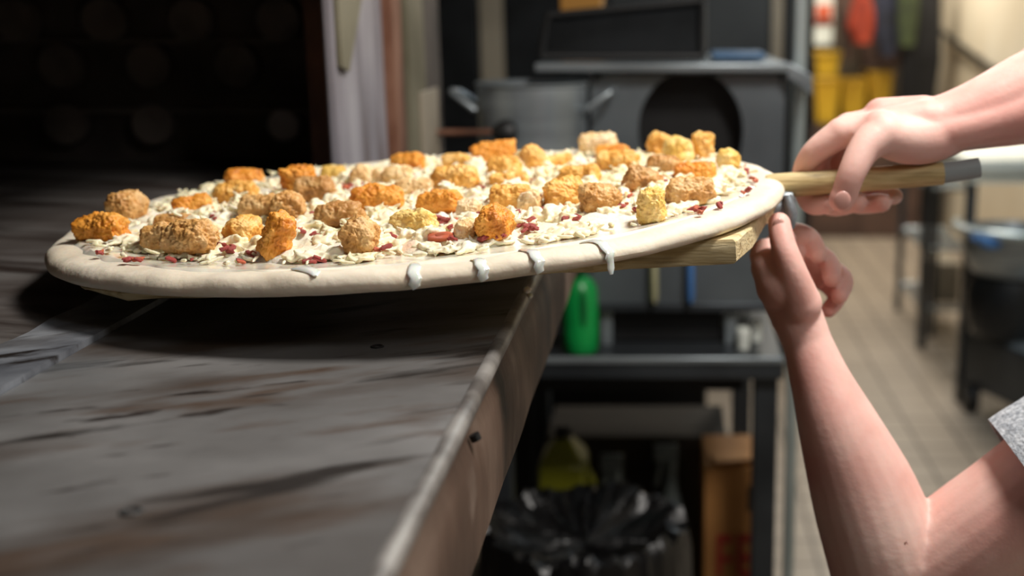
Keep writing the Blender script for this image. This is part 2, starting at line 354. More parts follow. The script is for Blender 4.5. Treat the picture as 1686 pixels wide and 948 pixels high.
# ------------------------------------------------------------------ pizza frame
RO, PI_ = .0611, .035
PC = Vector((-.1880, .9459, -.1538+H)); PA, PB = .2792, .2492
E1 = Vector((math.cos(RO), 0, math.sin(RO))); E2 = Vector((0, math.cos(PI_), math.sin(PI_))); NN = E1.cross(E2).normalized(); E2 = NN.cross(E1)
RM = Matrix((E1, E2, NN)).transposed()
def pl(x, y, z=0): return PC+E1*x+E2*y+NN*z
def hit(px, py, h):
    d = ray(px, py); o = Vector((0, 0, H)); t = (PC+NN*h-o).dot(NN)/d.dot(NN); p = o+d*t-PC
    return p.dot(E1), p.dot(E2), (o+d*t)
pizza = thing('pizza', 'unbaked pizza with white sauce, shredded cheese, bacon and tater tots on a wooden peel', 'pizza', PC)
pizza.rotation_euler = RM.to_euler()
NA = 260
def edge_r(a):
    return 1+.012*mn.noise(Vector((math.cos(a)*2.2, math.sin(a)*2.2, 1)))+.005*mn.noise(Vector((math.cos(a)*8, math.sin(a)*8, 5)))
# profile (s = share of the radius, height)
PROF = [(0, .0055), (.3, .0055), (.6, .006), (.76, .0065), (.82, .0078), (.86, .0095), (.90, .0115), (.93, .0128), (.955, .0134), (.975, .0130), (.988, .0112), (.997, .0082), (1.0, .0055), (.996, .0028), (.985, .0009), (.96, 0), (.85, 0), (.5, 0), (0, 0)]
def crust_h(rr): return float(np.interp(rr, [p_[0] for p_ in PROF[:10]], [p_[1] for p_ in PROF[:10]]))
# the crust face overhangs the rim a little more where it hangs off the peel
def crust_pt(a, s, z):
    r = edge_r(a); x = math.cos(a)*PA*r*s; y = math.sin(a)*PB*r*s
    if s > .7:
        z += (.0018*mn.noise(Vector((x*38, y*38, z*60)))+.0007*mn.noise(Vector((x*110, y*110, z*90))))*(1 if z > .004 else .3)
        z *= 1+.10*mn.noise(Vector((math.cos(a)*3, math.sin(a)*3, 8)))
    droop = .003*max(0, s-.75)/.25*max(0, -math.cos(a))**2
    return x, y, z-droop
V = []
for s, z in PROF[1:-1]:
    for k in range(NA):
        V.append(pl(*crust_pt(2*math.pi*k/NA, s, z)))
np_ = len(PROF)-2
V += [pl(0, 0, .0055), pl(0, 0, 0)]
Fs = [(i*NA+k, i*NA+(k+1) % NA, (i+1)*NA+(k+1) % NA, (i+1)*NA+k) for i in range(np_-1) for k in range(NA)]
Fs += [(len(V)-2, (k+1) % NA, k) for k in range(NA)]+[(len(V)-1, (np_-1)*NA+k, (np_-1)*NA+(k+1) % NA) for k in range(NA)]
cr = MB().add(V, Fs).build('crust', M['dough'], pizza)
sd = cr.modifiers.new('sub', 'SUBSURF'); sd.levels = sd.render_levels = 1
def layer(name, m, cx, cy, ra, rb, h0, amp, fr, wob, nr=46, na=300, edge=.0, parent=pizza, amp2=0):
    V = [];
    for i in range(1, nr+1):
        s = i/nr
        for k in range(na):
            a = 2*math.pi*k/na; w_ = 1+wob*mn.noise(Vector((math.cos(a)*3.5, math.sin(a)*3.5, 2)))+wob*.5*mn.noise(Vector((math.cos(a)*11, math.sin(a)*11, 6)))
            x = cx+math.cos(a)*ra*s*w_; y = cy+math.sin(a)*rb*s*w_
            fade = min(1, (1-s)/.06)
            z = h0+fade*(amp*(mn.noise(Vector((x*fr, y*fr, 0)))*.5+.5)+amp2*abs(mn.noise(Vector((x*fr*3, y*fr*3, 7)))))-(.004 if i == nr else 0)
            z += crust_h(math.hypot(x/PA, y/PB))
            V.append(pl(x, y, z))
    V.append(pl(cx, cy, h0+amp*.5+.0055))
    Fs = [(i*na+k, i*na+(k+1) % na, (i+1)*na+(k+1) % na, (i+1)*na+k) for i in range(nr-1) for k in range(na)]+[(len(V)-1, (k+1) % na, k) for k in range(na)]
    return MB().add(V, Fs).build(name, m, parent)
layer('sauce', M['sauce'], 0, .001, .257, .226, .0010, .0016, 45, .035)
layer('cheese_bed', M['cheese_bed'], -.003, .012, .240, .198, .0020, .0060, 60, .06, amp2=.007)
# drips of sauce over the front rim
for px, ln in ((683, 1.0), (795, .95), (887, 1.0), (1003, 1.25), (300, .0)):
    if ln == 0: continue
    x, y, _ = hit(px, 470, .006); a = math.atan2(y/PB, x/PA)
    for _i in range(12):                        # find the rim angle that sits under this column
        p = pl(*crust_pt(a, 1, .009)); d = p-Vector((0, 0, H)); zc = d.y*c_-d.z*s_; cur = PX+F*d.x/zc
        a += (px-cur)/F*zc/PA
    pts = []
    for s, z in [(.86, .0100), (.90, .0121), (.93, .0134), (.955, .0141), (.977, .0137), (.991, .0118), (1.001, .0086), (1.004, .0055), (1.001, .003)]:
        q = crust_pt(a+.003*math.sin(z*900), s, z); pts.append(pl(q[0], q[1], q[2]))
    rad = [.002, .0034, .0042, .0046, .0046, .0046, .0044, .0042, .0034]
    if ln > 1.1: pts += [pl(q[0], q[1]-.001, q[2]-.004), pl(q[0], q[1]-.001, q[2]-.008)]; rad += [.0036, .0018]
    MB().tube(pts, [r_*.8 for r_ in rad], 12, flat=.32).build('sauce_drip', M['drip'], pizza)
# little sauce tongue on the rim at the front left
x, y, p = hit(518, 448, .0142)
MB().tube([p+Vector((-.016, .010, .0)), p+Vector((-.008, .006, .001)), p, p+Vector((.002, -.006, -.001))], [.002, .005, .004, .0012], 10, flat=.4).build('sauce_drip', M['drip'], pizza)

# shredded cheese: nobody could count it
rng = random.Random(3)
class Fast:
    def __init__(s): s.V = []; s.Q = []
    def strand(s, p, d, up, L, r, bend, seg=5, nr=4):
        side = d.cross(up).normalized(); b = len(s.V)
        for i in range(nr):
            t = i/(nr-1)-.5; c = p+d*(L*t)+side*(bend*(t*t-.2)*L)+up*(bend*.3*t*L)
            ri = r*(.55 if i in (0, nr-1) else 1)
            for k in range(seg):
                an = 2*math.pi*k/seg; s.V.append(c+side*(math.cos(an)*ri*1.25)+up*(math.sin(an)*ri))
        for i in range(nr-1):
            for k in range(seg): s.Q.append((b+i*seg+k, b+i*seg+(k+1) % seg, b+(i+1)*seg+(k+1) % seg, b+(i+1)*seg+k))
        s.Q.append(tuple(b+k for k in range(seg))[::-1]); s.Q.append(tuple(b+(nr-1)*seg+k for k in range(seg)))
fc = Fast()
for cl_ in range(900):                                  # clumps of tangled shreds
    a = rng.uniform(0, 2*math.pi); s = math.sqrt(rng.random())*1.02
    cx = -.003+.240*s*math.cos(a); cy = .010+.196*s*math.sin(a)
    if mn.noise(Vector((cx*20+4, cy*20, 3))) < -.18 and rng.random() < .8: continue
    R_ = rng.uniform(.005, .014); top = rng.uniform(.004, .013)*(1 if s < .9 else .4); chunky = rng.random() < .35
    for k in range(int(rng.uniform(9, 22))):
        u = rng.gauss(0, .5); v = rng.gauss(0, .5); x = cx+u*R_; y = cy+v*R_
        if math.hypot(x/PA, y/PB) > .925: continue
        h = crust_h(math.hypot(x/PA, y/PB))+.0035+top*max(0, 1-(u*u+v*v)*.8)*rng.uniform(.2, 1)
        p = pl(x, y, h); ang = rng.uniform(0, 6.283); d = (E1*math.cos(ang)+E2*math.sin(ang)+NN*rng.uniform(-.3, .6)).normalized()
        if chunky: L_, r_ = rng.uniform(.004, .009), rng.uniform(.0018, .0030)
        else: L_, r_ = rng.uniform(.006, .016), rng.uniform(.0010, .0017)
        fc.strand(p, d, (NN-d*d.dot(NN)).normalized(), L_, r_, rng.uniform(-1.2, 1.2), 6, 5)
for k in range(900):                                    # loose shreds between and around the clumps
    a = rng.uniform(0, 2*math.pi); s = math.sqrt(rng.random())*1.09
    x = -.003+.240*s*math.cos(a); y = .010+.196*s*math.sin(a)
    if math.hypot(x/PA, y/PB) > .93: continue
    p = pl(x, y, crust_h(math.hypot(x/PA, y/PB))+.0035+rng.random()*.002); ang = rng.uniform(0, 6.283)
    d = (E1*math.cos(ang)+E2*math.sin(ang)+NN*rng.uniform(-.2, .25)).normalized()
    fc.strand(p, d, (NN-d*d.dot(NN)).normalized(), rng.uniform(.005, .013), rng.uniform(.0010, .0017), rng.uniform(-1, 1), 6, 5)
ch = MB().add(fc.V, fc.Q).build('shredded_cheese', M['cheese'], pizza)
for typ, kw in (('REMESH', dict(mode='VOXEL', voxel_size=.0010, use_smooth_shade=True)), ('SMOOTH', dict(factor=.5, iterations=1))):
    md = ch.modifiers.new(typ.lower(), typ)
    for k_2, v_2 in kw.items(): setattr(md, k_2, v_2)
me = bpy.data.meshes.new_from_object(ch.evaluated_get(bpy.context.evaluated_depsgraph_get())); ch.modifiers.clear(); ch.data = me; me.shade_smooth()
print('cheese verts', len(me.vertices))
ch['kind'] = 'stuff'

# ------------------------------------------------------------------ tater tots
def tot_mesh(L, r, seed, jag=0, flat=1):
    bm = bmesh.new(); bmesh.ops.create_icosphere(bm, subdivisions=6, radius=1)
    sx = Vector((seed*3.1, seed*1.7, seed*.9))
    for v in bm.verts:
        d = v.co.normalized(); rr = math.hypot(d.y, d.z)
        k = (abs(d.x)**4.4+rr**4.4)**(-1/4.4)
        p = Vector((d.x*k*L/2, d.y*k*r, d.z*k*r*flat))
        n1 = mn.noise(p*70+sx); n2 = mn.noise(p*190+sx); n3 = mn.noise(p*420+sx)
        cell = mn.voronoi(p*150+sx)[0][0]
        n4 = mn.noise(p*900+sx); amp = r*(.17*n1+.13*n2+.10*n3+.05*n4+.17*(.45-cell))
        end = abs(d.x)*k
        if end > .85: amp += r*(jag*.35*mn.noise(p*160+sx*2)-.03)
        v.co = p+d*amp
    me = bpy.data.meshes.new('tater_tot'); bm.to_mesh(me); bm.free(); me.shade_smooth(); return me
G = 'tater tots scattered over the pizza'
# cx, cy, width, height in the photo; tone; pose (deg of the long axis, 'E' end-on, 'U' upright); jag; label
SHORT = ['jagged orange tot at the left tip', 'round light brown tot at the left tip', 'orange tot alone in cheese at far left', 'orange tot on the left far rim', 'smooth golden tan tot at far left',
 'small tan tot beside the largest tot', 'largest tot at the front left', 'tan tot with a dark spot', 'crumbly torn golden tot', 'tilted dark orange tot', 'long tan tot at left', 'bumpy tan tot at left',
 'flat-topped upright orange tot', 'golden brown tot beside the flat-topped one', 'small yellow tot on the far rim', 'pale tan tot on the far side', 'narrow pale tot on the far side', 'cheese-topped pale tot',
 'bright orange tot on the far rim', 'half-buried pale tan tot', 'long orange brown tot', 'mottled brown tot', 'round end-on brown tot near the front', 'big golden tot in the far half', 'small golden tot on the far rim',
 'orange tan tot at the centre', 'buried yellow orange tot at centre front', 'small pale tot piece at the centre', 'pale torn tot at the centre', 'bright orange round tot at front centre', 'orange tot with pointed ends',
 'golden orange tot below the pointed one', 'golden tot behind the speckled one', 'large speckled golden tot', 'tipped-up golden tot', 'flat pale golden tot', 'pale tot beside the speckled one', 'pale gold tot on the far rim',
 'orange tot below the pale gold one', 'tan golden tot at far right', 'golden tan tot behind the brown pair', 'large golden brown tot at right centre', 'tan brown tot with a crack', 'dark brown tot at the right',
 'upright pale golden tot', 'tan brown tot in the far right row', 'first golden tot before the dark reflection', 'bumpy pale gold tot before the dark reflection', 'tallest upright tot at the far rim', 'orange square-cut tot',
 'light brown tot at the right front', 'yellow golden tot furthest right', 'tiny yellow crumb']
TOTS = [
(168,376,80,46,'o',0,1.2,'jagged orange tater tot at the far left tip of the pizza'),
(209,340,52,44,'t','E',0,'round light brown tater tot standing behind the jagged one at the left tip'),
(316,339,56,34,'o',10,.3,'orange tater tot alone on cheese, behind the large split tot at the left'),
(404,296,58,34,'o',-12,.4,'orange tater tot on the left far rim, behind a smooth tan one'),
(387,319,66,38,'g',5,0,'smooth golden tan tater tot in front of the orange one at the left far rim'),
(262,390,52,42,'t',20,.3,'small tan tater tot touching the left side of the largest tot'),
(313,393,80,58,'t',15,.2,'largest light brown tater tot, at the front left of the pizza'),
(285,366,58,28,'t',0,.2,'tan tater tot with a dark toasted spot, leaning on the back of the largest tot'),
(402,381,50,42,'g','E',.6,'crumbly golden tater tot with a torn end, left of the tilted orange one'),
(457,389,58,66,'o',62,.5,'tilted dark orange tater tot leaning up at the front left'),
(432,342,70,42,'t',0,.1,'long tan tater tot behind the crumbly golden one'),
(474,343,52,46,'t','E',.9,'bumpy tan tater tot wedged between the long tan one and the tilted orange one'),
(492,300,50,48,'o','U',.3,'orange tater tot standing on end with a flat top, left of a golden brown one'),
(519,313,58,42,'b',0,.2,'golden brown tater tot beside the flat-topped upright one'),
(549,284,36,24,'y',0,.6,'small yellow tater tot on the far rim, nearest the oven pillar'),
(597,289,38,30,'p','E',.4,'pale tan tater tot on the far side, left of a cheese-covered one'),
(626,290,26,30,'p','E',.3,'narrow pale tater tot squeezed between two others on the far side'),
(655,289,46,34,'p',0,.3,'pale tater tot with melted-looking cheese on top, below the bright orange far one'),
(670,268,56,30,'o',8,.4,'bright orange tater tot on the far rim, in front of the steel column'),
(681,309,56,30,'p',-5,.2,'pale tan tater tot half buried in cheese, behind the long orange brown one'),
(622,328,80,44,'o',-4,.3,'long orange brown tater tot in the middle left of the pizza'),
(556,356,72,44,'b',12,.3,'mottled brown tater tot just behind the round end-on one'),
(593,388,52,58,'t','E',0,'round smooth light brown tater tot seen end-on near the front edge'),
(748,294,74,42,'g',0,.1,'big golden tater tot in the middle of the far half'),
(751,265,44,24,'g',0,.5,'small golden tater tot perched on the far rim behind the big golden one'),
(723,333,70,38,'o',14,.4,'orange tan tater tot at the centre, right of the long orange brown one'),
(681,368,72,42,'y',10,.4,'yellow and orange tater tot buried in cheese at the centre front'),
(772,345,34,32,'p',0,.6,'small pale tater tot piece at the centre, behind the bright orange round one'),
(768,378,36,34,'p','E',.6,'pale torn tater tot touching the left side of the bright orange round one'),
(814,369,60,48,'o','E',.1,'bright orange round tater tot at the front centre'),
(812,251,68,34,'o',10,.9,'orange tater tot with pointed ends, on the far rim before the stock pot'),
(830,276,52,34,'g',10,.3,'golden orange tater tot just below the pointed one'),
(838,298,60,28,'g',0,.1,'golden tater tot stacked behind the large speckled one right of centre'),
(842,326,62,44,'g',-5,.3,'large speckled golden tater tot right of the centre'),
(881,263,42,42,'g',-50,.2,'golden tater tot tipped up at the far rim, right of the stock pot'),
(922,266,42,24,'g',12,.3,'flat pale golden tater tot right of the tipped-up one'),
(872,330,34,38,'p','E',.5,'pale tater tot pressed against the right side of the large speckled one'),
(985,238,58,36,'p',8,.2,'pale gold tater tot on the far rim, left of the dark oval reflection'),
(1008,251,50,26,'o',0,.4,'orange tater tot below the pale gold one on the far rim'),
(1019,267,66,34,'g',-4,.3,'tan golden tater tot lying in front of the orange far rim one'),
(953,289,66,32,'g',8,.2,'golden tan tater tot behind the pair of large brown ones'),
(929,319,62,48,'g',-3,.3,'large golden brown tater tot, left of the pair at right centre'),
(988,328,60,48,'t',-20,.5,'tan brown tater tot with a dark crack, right of the pair at right centre'),
(1058,299,58,44,'b',-30,.2,'dark brown tater tot behind the upright pale one'),
(1073,340,46,52,'y','U',.4,'pale golden tater tot standing upright at the front right'),
(1092,273,50,32,'b',-5,.2,'tan brown tater tot between the far row and the orange square-cut one'),
(1086,239,40,36,'g','E',.2,'golden tater tot in front of the dark reflection, first of three in a row'),
(1117,247,42,38,'y','E',.4,'pale gold bumpy tater tot, middle one of three in front of the dark reflection'),
(1157,241,34,44,'g','U',.1,'golden tater tot standing upright, tallest at the right far rim'),
(1144,284,64,34,'o',0,.1,'orange square-cut tater tot at the right, behind a light brown one'),
(1138,317,74,44,'t',-3,.1,'light brown tater tot nearest the right front of the pizza'),
(1200,265,38,30,'y','E',.4,'small yellow golden tater tot, furthest right on the pizza'),
(1021,311,16,15,'y',0,.6,'tiny yellow tater tot crumb right of the cracked one'),
]
TOTPOS = [(t_[0], t_[1], n_) for t_, n_ in zip(TOTS, SHORT)]
assert len(TOTS) == len(SHORT)
for i, (cx, cy, w_, h_, tone, pose, jag, lab) in enumerate(TOTS):
    r = .012
    for _ in range(4):
        x, y, p = hit(cx, cy, .0105+r); Y = p.y
        r = h_/2*Y/F*.98
        if pose == 'E': r = (w_+h_)/4*Y/F
        if pose == 'U': r = w_/2*Y/F
        hh = h_/2*Y/F if pose == 'U' else r
    if pose == 'U': x, y, p = hit(cx, cy, .0105+hh)
    L = w_*Y/F
    if pose == 'E': L = 2.5*r
    if pose == 'U': L = 2*hh
    if isinstance(pose, (int, float)) and abs(pose) > 30: L = math.hypot(w_, h_)*Y/F*.86; r = min(w_, h_)*.40*Y/F
    me = tot_mesh(L*1.10, r*1.10, i+1, jag); me.materials.append(M['tot_'+tone])
    o = bpy.data.objects.new('tater_tot', me); COL.objects.link(o)
    rnd = random.Random(i*7+1)
    if pose == 'E': R = Matrix.Rotation(math.radians(90+rnd.uniform(-18, 18)), 3, 'Z')
    elif pose == 'U': R = Matrix.Rotation(math.radians(90), 3, 'Y') @ Matrix.Rotation(rnd.uniform(0, 3), 3, 'X')
    else: R = Matrix.Rotation(math.radians(-pose if abs(pose) > 25 else -pose*.5), 3, 'Y') @ Matrix.Rotation(math.radians(rnd.uniform(-22, 22)), 3, 'Z')
    o.rotation_euler = (RM @ R @ Matrix.Rotation(rnd.uniform(0, 6.28), 3, 'X')).to_euler(); o.location = p
    tag(o, lab, 'tater tot', G)

# ------------------------------------------------------------------ bacon bits
z5 = [(355,660),(510,700),(565,700),(1010,445),(985,462),(1040,450),(1150,395),(1010,560),(1050,640),(1120,600),(1030,620),(1090,640),(1200,670),(1220,690),(870,690),(1140,710),(1325,305),(440,590),(480,565),(420,600),(750,700)]
z6 = [(40,305),(250,445),(235,460),(470,290),(440,300),(530,280),(480,330),(320,690),(345,670),(290,700),(225,705),(200,545),(280,570),(650,555),(670,575),(665,630),(640,640),(700,570),(960,580),(1065,630),(1030,560),(1040,585),(960,470),(990,480),(1040,490),(1080,500),(1020,520),(1190,450),(820,255),(815,230),(830,345),(930,330),(1390,440),(1390,495),(1460,490),(1475,510),(1450,525),(1180,295),(1480,270),(1215,575),(1310,565)]
z7 = [(250,180),(300,230),(350,255),(400,265),(330,240),(570,420),(550,470),(540,430),(600,410),(790,330),(970,485),(1000,490),(940,490),(1280,315),(1300,330),(1260,380),(1230,250),(1240,275),(1100,460),(310,525),(255,545),(35,560),(50,585),(20,580),(210,485),(120,490),(780,320),(635,490),(830,310)]
k5 = 440/1490
bits = [(60+a*k5, 220+b*k5) for a, b in z5]+[(440+a*k5, 220+b*k5) for a, b in z6]+[(860+a*k5, 200+b*k5) for a, b in z7]
rb = random.Random(11); protos = []
for j in range(10):
    bm = bmesh.new(); bmesh.ops.create_icosphere(bm, subdivisions=3, radius=1); sx = Vector((j*2.3, 1, j))
    for v in bm.verts:
        d = v.co.copy(); k = (abs(d.x)**4+abs(d.y)**4+abs(d.z)**4)**(-.25)
        v.co = Vector((d.x*k*1.0, d.y*k*.75, d.z*k*.5))*(1+.45*mn.noise(d*1.8+sx)+.15*mn.noise(d*5+sx))
    me = bpy.data.meshes.new('bacon_bit'); bm.to_mesh(me); bm.free(); me.shade_smooth(); me.materials.append(M['bacon'] if j < 8 else M['carrot']); protos.append(me)
COLS = ['left tip', 'left', 'centre left', 'centre', 'centre right', 'right']
def zone(x, y):
    return ('front ' if y < -.06 else 'far ' if y > .09 else 'middle ')+COLS[min(5, max(0, int((x/PA+1)/2*6)))]
SHADE = ['dark red', 'red', 'pinkish red', 'deep red', 'red brown', 'rosy', 'dull red', 'wine red', 'orange red', 'light orange red']
big_pos = (723, 391)
BL = []
for n_b, (px, py) in enumerate(bits+[(a+rb.uniform(-9, 9), b+rb.uniform(-5, 5)) for a, b in bits]):
    x, y, p = hit(px, py, .0165)
    for _k in range(2):
        e_r = math.hypot((x+.003)/.240, (y-.010)/.196)
        x, y, p = hit(px, py, crust_h(math.hypot(x/PA, y/PB))+(.0095 if e_r < .86 else .0095-.006*min(1, (e_r-.86)/.12)))
    if math.hypot(x/PA, y/PB) > .95: continue
    o = bpy.data.objects.new('bacon_bit', protos[rb.randrange(10)]); COL.objects.link(o); s = rb.uniform(.0018, .0034)*(.75 if n_b >= len(bits) else 1)
    big = n_b < len(bits) and abs(px-big_pos[0]) < 6 and abs(py-big_pos[1]) < 8
    if big: s = .0056; o.data = protos[8]
    o.scale = (s*1.35, s, s); o.location = p
    o.rotation_euler = (rb.uniform(-.5, .5), rb.uniform(-.5, .5), rb.uniform(0, 6.28))
    if big: tag(o, 'larger flat orange-pink bacon piece near the front edge at the centre', 'bacon bit', 'bacon bits scattered between the tots')
    else:
        nr_ = min(TOTPOS, key=lambda t_: (t_[0]-px)**2+((t_[1]-py)*1.3)**2); dx, dy = px-nr_[0], py-nr_[1]
        side = ('left of' if dx < 0 else 'right of') if abs(dx) > abs(dy)*1.2 else ('in front of' if dy > 0 else 'behind')
        sz = 'small' if s < .0026 else 'larger'
        BL.append((o, px, sz, side, nr_[2]))
        tag(o, 'x', 'bacon bit', 'bacon bits scattered between the tots')

seen_ = {}
for e_ in BL: seen_.setdefault(e_[2:], []).append(e_)
for (sz, side, nm_), es in seen_.items():
    es.sort(key=lambda q_: q_[1])
    for k, e_ in enumerate(es):
        pre = '' if len(es) == 1 else 'leftmost ' if k == 0 else 'rightmost ' if k == len(es)-1 else 'middle ' if len(es) == 3 else ['second', 'third', 'fourth', 'fifth', 'sixth', 'seventh', 'eighth', 'ninth', 'tenth', 'eleventh', 'twelfth'][k-1]+'-from-left '
        e_[0]['label'] = pre+sz+' bacon bit '+side+' the '+nm_

for (qx, qy, rr, lab) in ((868, 477, .0032, 'white sauce drop on the lip of the oven ledge, upper one'), (872, 487, .0026, 'white sauce drop on the lip of the oven ledge, lower one')):
    d = ray(qx, qy); q = Vector((0, 0, H))+d*((XE+.003)/d.x)
    tag(MB().ball(q, (rr, rr*1.5, rr*.8), 3).build('sauce_drop', M['drip'], None), lab, 'sauce drop', 'sauce drops on the ledge')

# ------------------------------------------------------------------ the peel
peel = thing('pizza_peel', 'thick wooden pizza peel held under the pizza by its handle', 'pizza peel', pl(.0, 0, -.02))
c1 = hit(1212, 420, -.012)[:2]; c2 = hit(1238, 398, -.012)[:2]; c3 = hit(1262, 358, -.012)[:2]; cl_ = hit(1040, 434, -.014)[:2]; c0_ = hit(420, 478, -.006)[:2]
out = [(-.235, -.07), (-.225, -.13), (-.20, -.165), (-.16, c0_[1]-.002), c0_, (.02, (c0_[1]+cl_[1])/2), cl_, c1, c2, c3, (.262, -.03), (.272, -.018),
       (.272, .012), (.255, .03), (.235, .07), (.215, .12), (.19, .15), (.10, .17), (-.10, .175), (-.20, .165), (-.235, .12), (-.235, .04)]
print('peel', c0_, cl_, c1, c2, c3)
def thick(x): return -.004-.014*min(1, max(0, (x+.24)/.40))
# densify outline
den = []
for i in range(len(out)):
    a, b = Vector(out[i]), Vector(out[(i+1) % len(out)]); k = max(1, int((b-a).length/.008))
    den += [a+(b-a)*j/k for j in range(k)]
V = []
for lvl, ins in ((-.0012, .002), (-.003, 0), (None, 0), ('b', .002)):
    for j, q in enumerate(den):
        nz_ = .0022*mn.noise(Vector((q.x*60, q.y*60, 1)))
        c = q*(1-ins/max(.05, q.length)); z = lvl if isinstance(lvl, float) else thick(q.x)+(.002 if lvl is None else 0)+nz_*.8
        c = c*(1+nz_/max(.05, q.length))
        V.append(pl(c.x, c.y, z))
n = len(den)
Fs = [(i*n+k, i*n+(k+1) % n, (i+1)*n+(k+1) % n, (i+1)*n+k) for i in range(3) for k in range(n)]+[tuple(range(n)), tuple(reversed(range(3*n, 4*n)))]
MB().add(V, Fs).build('blade', M['wood'], peel)
h0 = at(1262, 307, .945); h1 = at(1552, 285, .945); h2 = at(1612, 276, .945); hm = at(1400, 297, .945)
def oct_bar(mb, a, b, w1, w2): return mb.tube([a, a+(b-a)*.02, b-(b-a)*.02, b], [w1*.92, w1, w2, w2*.92], 8)
MB().tube([h0, h0.lerp(h1, .03), hm, h1], [.0092, .0098, .0096, .0092], 10).build('handle', M['stick'], peel)
MB().tube([h1, h2], [.0084, .0080], 12).build('grey_wrap', M['tape'], peel)
# socket that joins the handle to the blade
a = pl(.255, -.012, -.012); 
MB().tube([a, a+Vector((.012, 0, .002)), at(1296, 326, .94), at(1306, 322, .94)], [.009, .010, .009, .006], 14, flat=.8).build('bracket', M['bracket'], peel)
q = at(1303, 352, .925)
MB().tube([at(1296, 322, .93), q, at(1300, 374, .928)], [.004, .005, .004], 10).build('bolt', M['bracket'], peel)

# ------------------------------------------------------------------ the person
def remeshed(mb, name, m, parent, voxel, smooth_it, fac=.5):
    o = mb.build(name, m, parent)
    r = o.modifiers.new('remesh', 'REMESH'); r.mode = 'VOXEL'; r.voxel_size = voxel; r.use_smooth_shade = True
    s = o.modifiers.new('smooth', 'SMOOTH'); s.factor = fac; s.iterations = smooth_it
    dg = bpy.context.evaluated_depsgraph_get(); me = bpy.data.meshes.new_from_object(o.evaluated_get(dg))
    o.modifiers.clear(); o.data = me; me.name = name
    me.shade_smooth()
    if not me.materials: me.materials.append(m)
    return o
def P(px, py, Y): return at(px, py, Y)
person = thing('person', 'person in a grey T-shirt reaching in from the right, both hands on the peel', 'person', (.62, 1.0, 0))
b = MB()
# --- right arm (upper in the photo): forearm, wrist, hand over the handle
elR = Vector((.455, 1.0, H+.035)); shR = Vector((.62, 1.13, H-.07))
wr = P(1545, 207, .955)
b.caps([shR, elR], [.050, .042], 20)
b.caps([elR, P(1760, 132, .97), P(1686, 164, .965), P(1610, 189, .96), P(1560, 203, .957)], [.043, .041, .0355, .0275, .0235], 24)
b.caps([P(1560, 203, .957), P(1520, 215, .955), P(1485, 224, .955)], [.0235, .0235, .021], 20)       # wrist into palm heel
b.caps([P(1520, 190, .965), P(1450, 190, .965)], [.016, .014], 18)
mcp = [P(1385, 219, .948), P(1397, 211, .966), P(1414, 209, .984), P(1434, 214, 1.0)]
for k, q in enumerate(mcp): b.caps([P(1525-6*k, 200, .950+.006*k), q], [.0175, [.0125, .0125, .012, .0115][k]], 16)
b.caps([P(1575, 214, .952), P(1530, 228, .946), P(1490, 230, .94), P(1455, 222, .935)], [.0175, .0195, .0190, .0165], 18)                                   # thenar
# web between thumb and index
b.caps([P(1450, 212, .935), P(1415, 222, .94)], [.015, .010], 14)
b.caps([P(1455, 222, .932), P(1425, 243, .922), P(1402, 286, .912), P(1390, 322, .913)], [.0165, .0128, .0108, .0102], 18)   # thumb
b.ball(P(1386, 328, .911), (.0102, .0085, .0105), 3)
fingers = [([mcp[0], P(1340, 252, .950), P(1322, 290, .960), P(1334, 334, .956), P(1362, 336, .944)], [.0122, .0102, .0092, .0088, .0078]),
           ([mcp[1], P(1352, 250, .980), P(1350, 300, .985), P(1366, 338, .972), P(1412, 333, .948)], [.0122, .0102, .0094, .0088, .0078]),
           ([mcp[2], P(1378, 250, .998), P(1385, 305, .996), P(1408, 334, .978), P(1452, 334, .950)], [.0118, .0100, .0090, .0086, .0078]),
           ([mcp[3], P(1410, 254, 1.008), P(1424, 298, 1.002), P(1444, 322, .984), P(1473, 323, .958)], [.0108, .0090, .0082, .0078, .0070])]
for pts, rad in fingers: b.caps(pts, rad, 14)
# tendon ridges at the wrist
b.caps([P(1700, 186, .945), P(1640, 200, .944), P(1580, 214, .944), P(1520, 224, .944)], [.022, .0165, .0150, .0150], 16)
# --- left arm (lower in the photo)
elL = P(1472, 985, .875); shL = Vector((.405, .86, H-.245))
b.caps([shL, P(1702, 812, .86), P(1600, 890, .865), elL], [.052, .0445, .0455, .043], 24)
b.caps([elL, P(1455, 910, .87), P(1424, 815, .875), P(1385, 715, .88), P(1352, 630, .89), P(1330, 565, .90)], [.044, .0445, .0415, .0325, .0238, .0190], 24)
b.caps([P(1330, 565, .90), P(1312, 520, .905), P(1290, 470, .91)], [.0190, .0200, .0205], 20)
b.ball(P(1358, 583, .905), (.010, .010, .010), 3)                                                       # wrist bone
# palm
for (ax, ay, aY, r1) in ((1262, 420, .925, .0135), (1276, 415, .945, .0130), (1292, 418, .965, .0125), (1310, 428, .982, .0115)):
    b.caps([P(1305, 520, aY-.015), P(ax, ay, aY)], [.0175, r1], 16)
b.caps([P(1285, 470, .90), P(1268, 440, .905)], [.019, .015], 16)
# thumb straight up against the bracket, towards the camera
b.caps([P(1318, 500, .895), P(1304, 448, .888), P(1290, 405, .892), P(1283, 368, .903)], [.0165, .0118, .0100, .0088], 18)
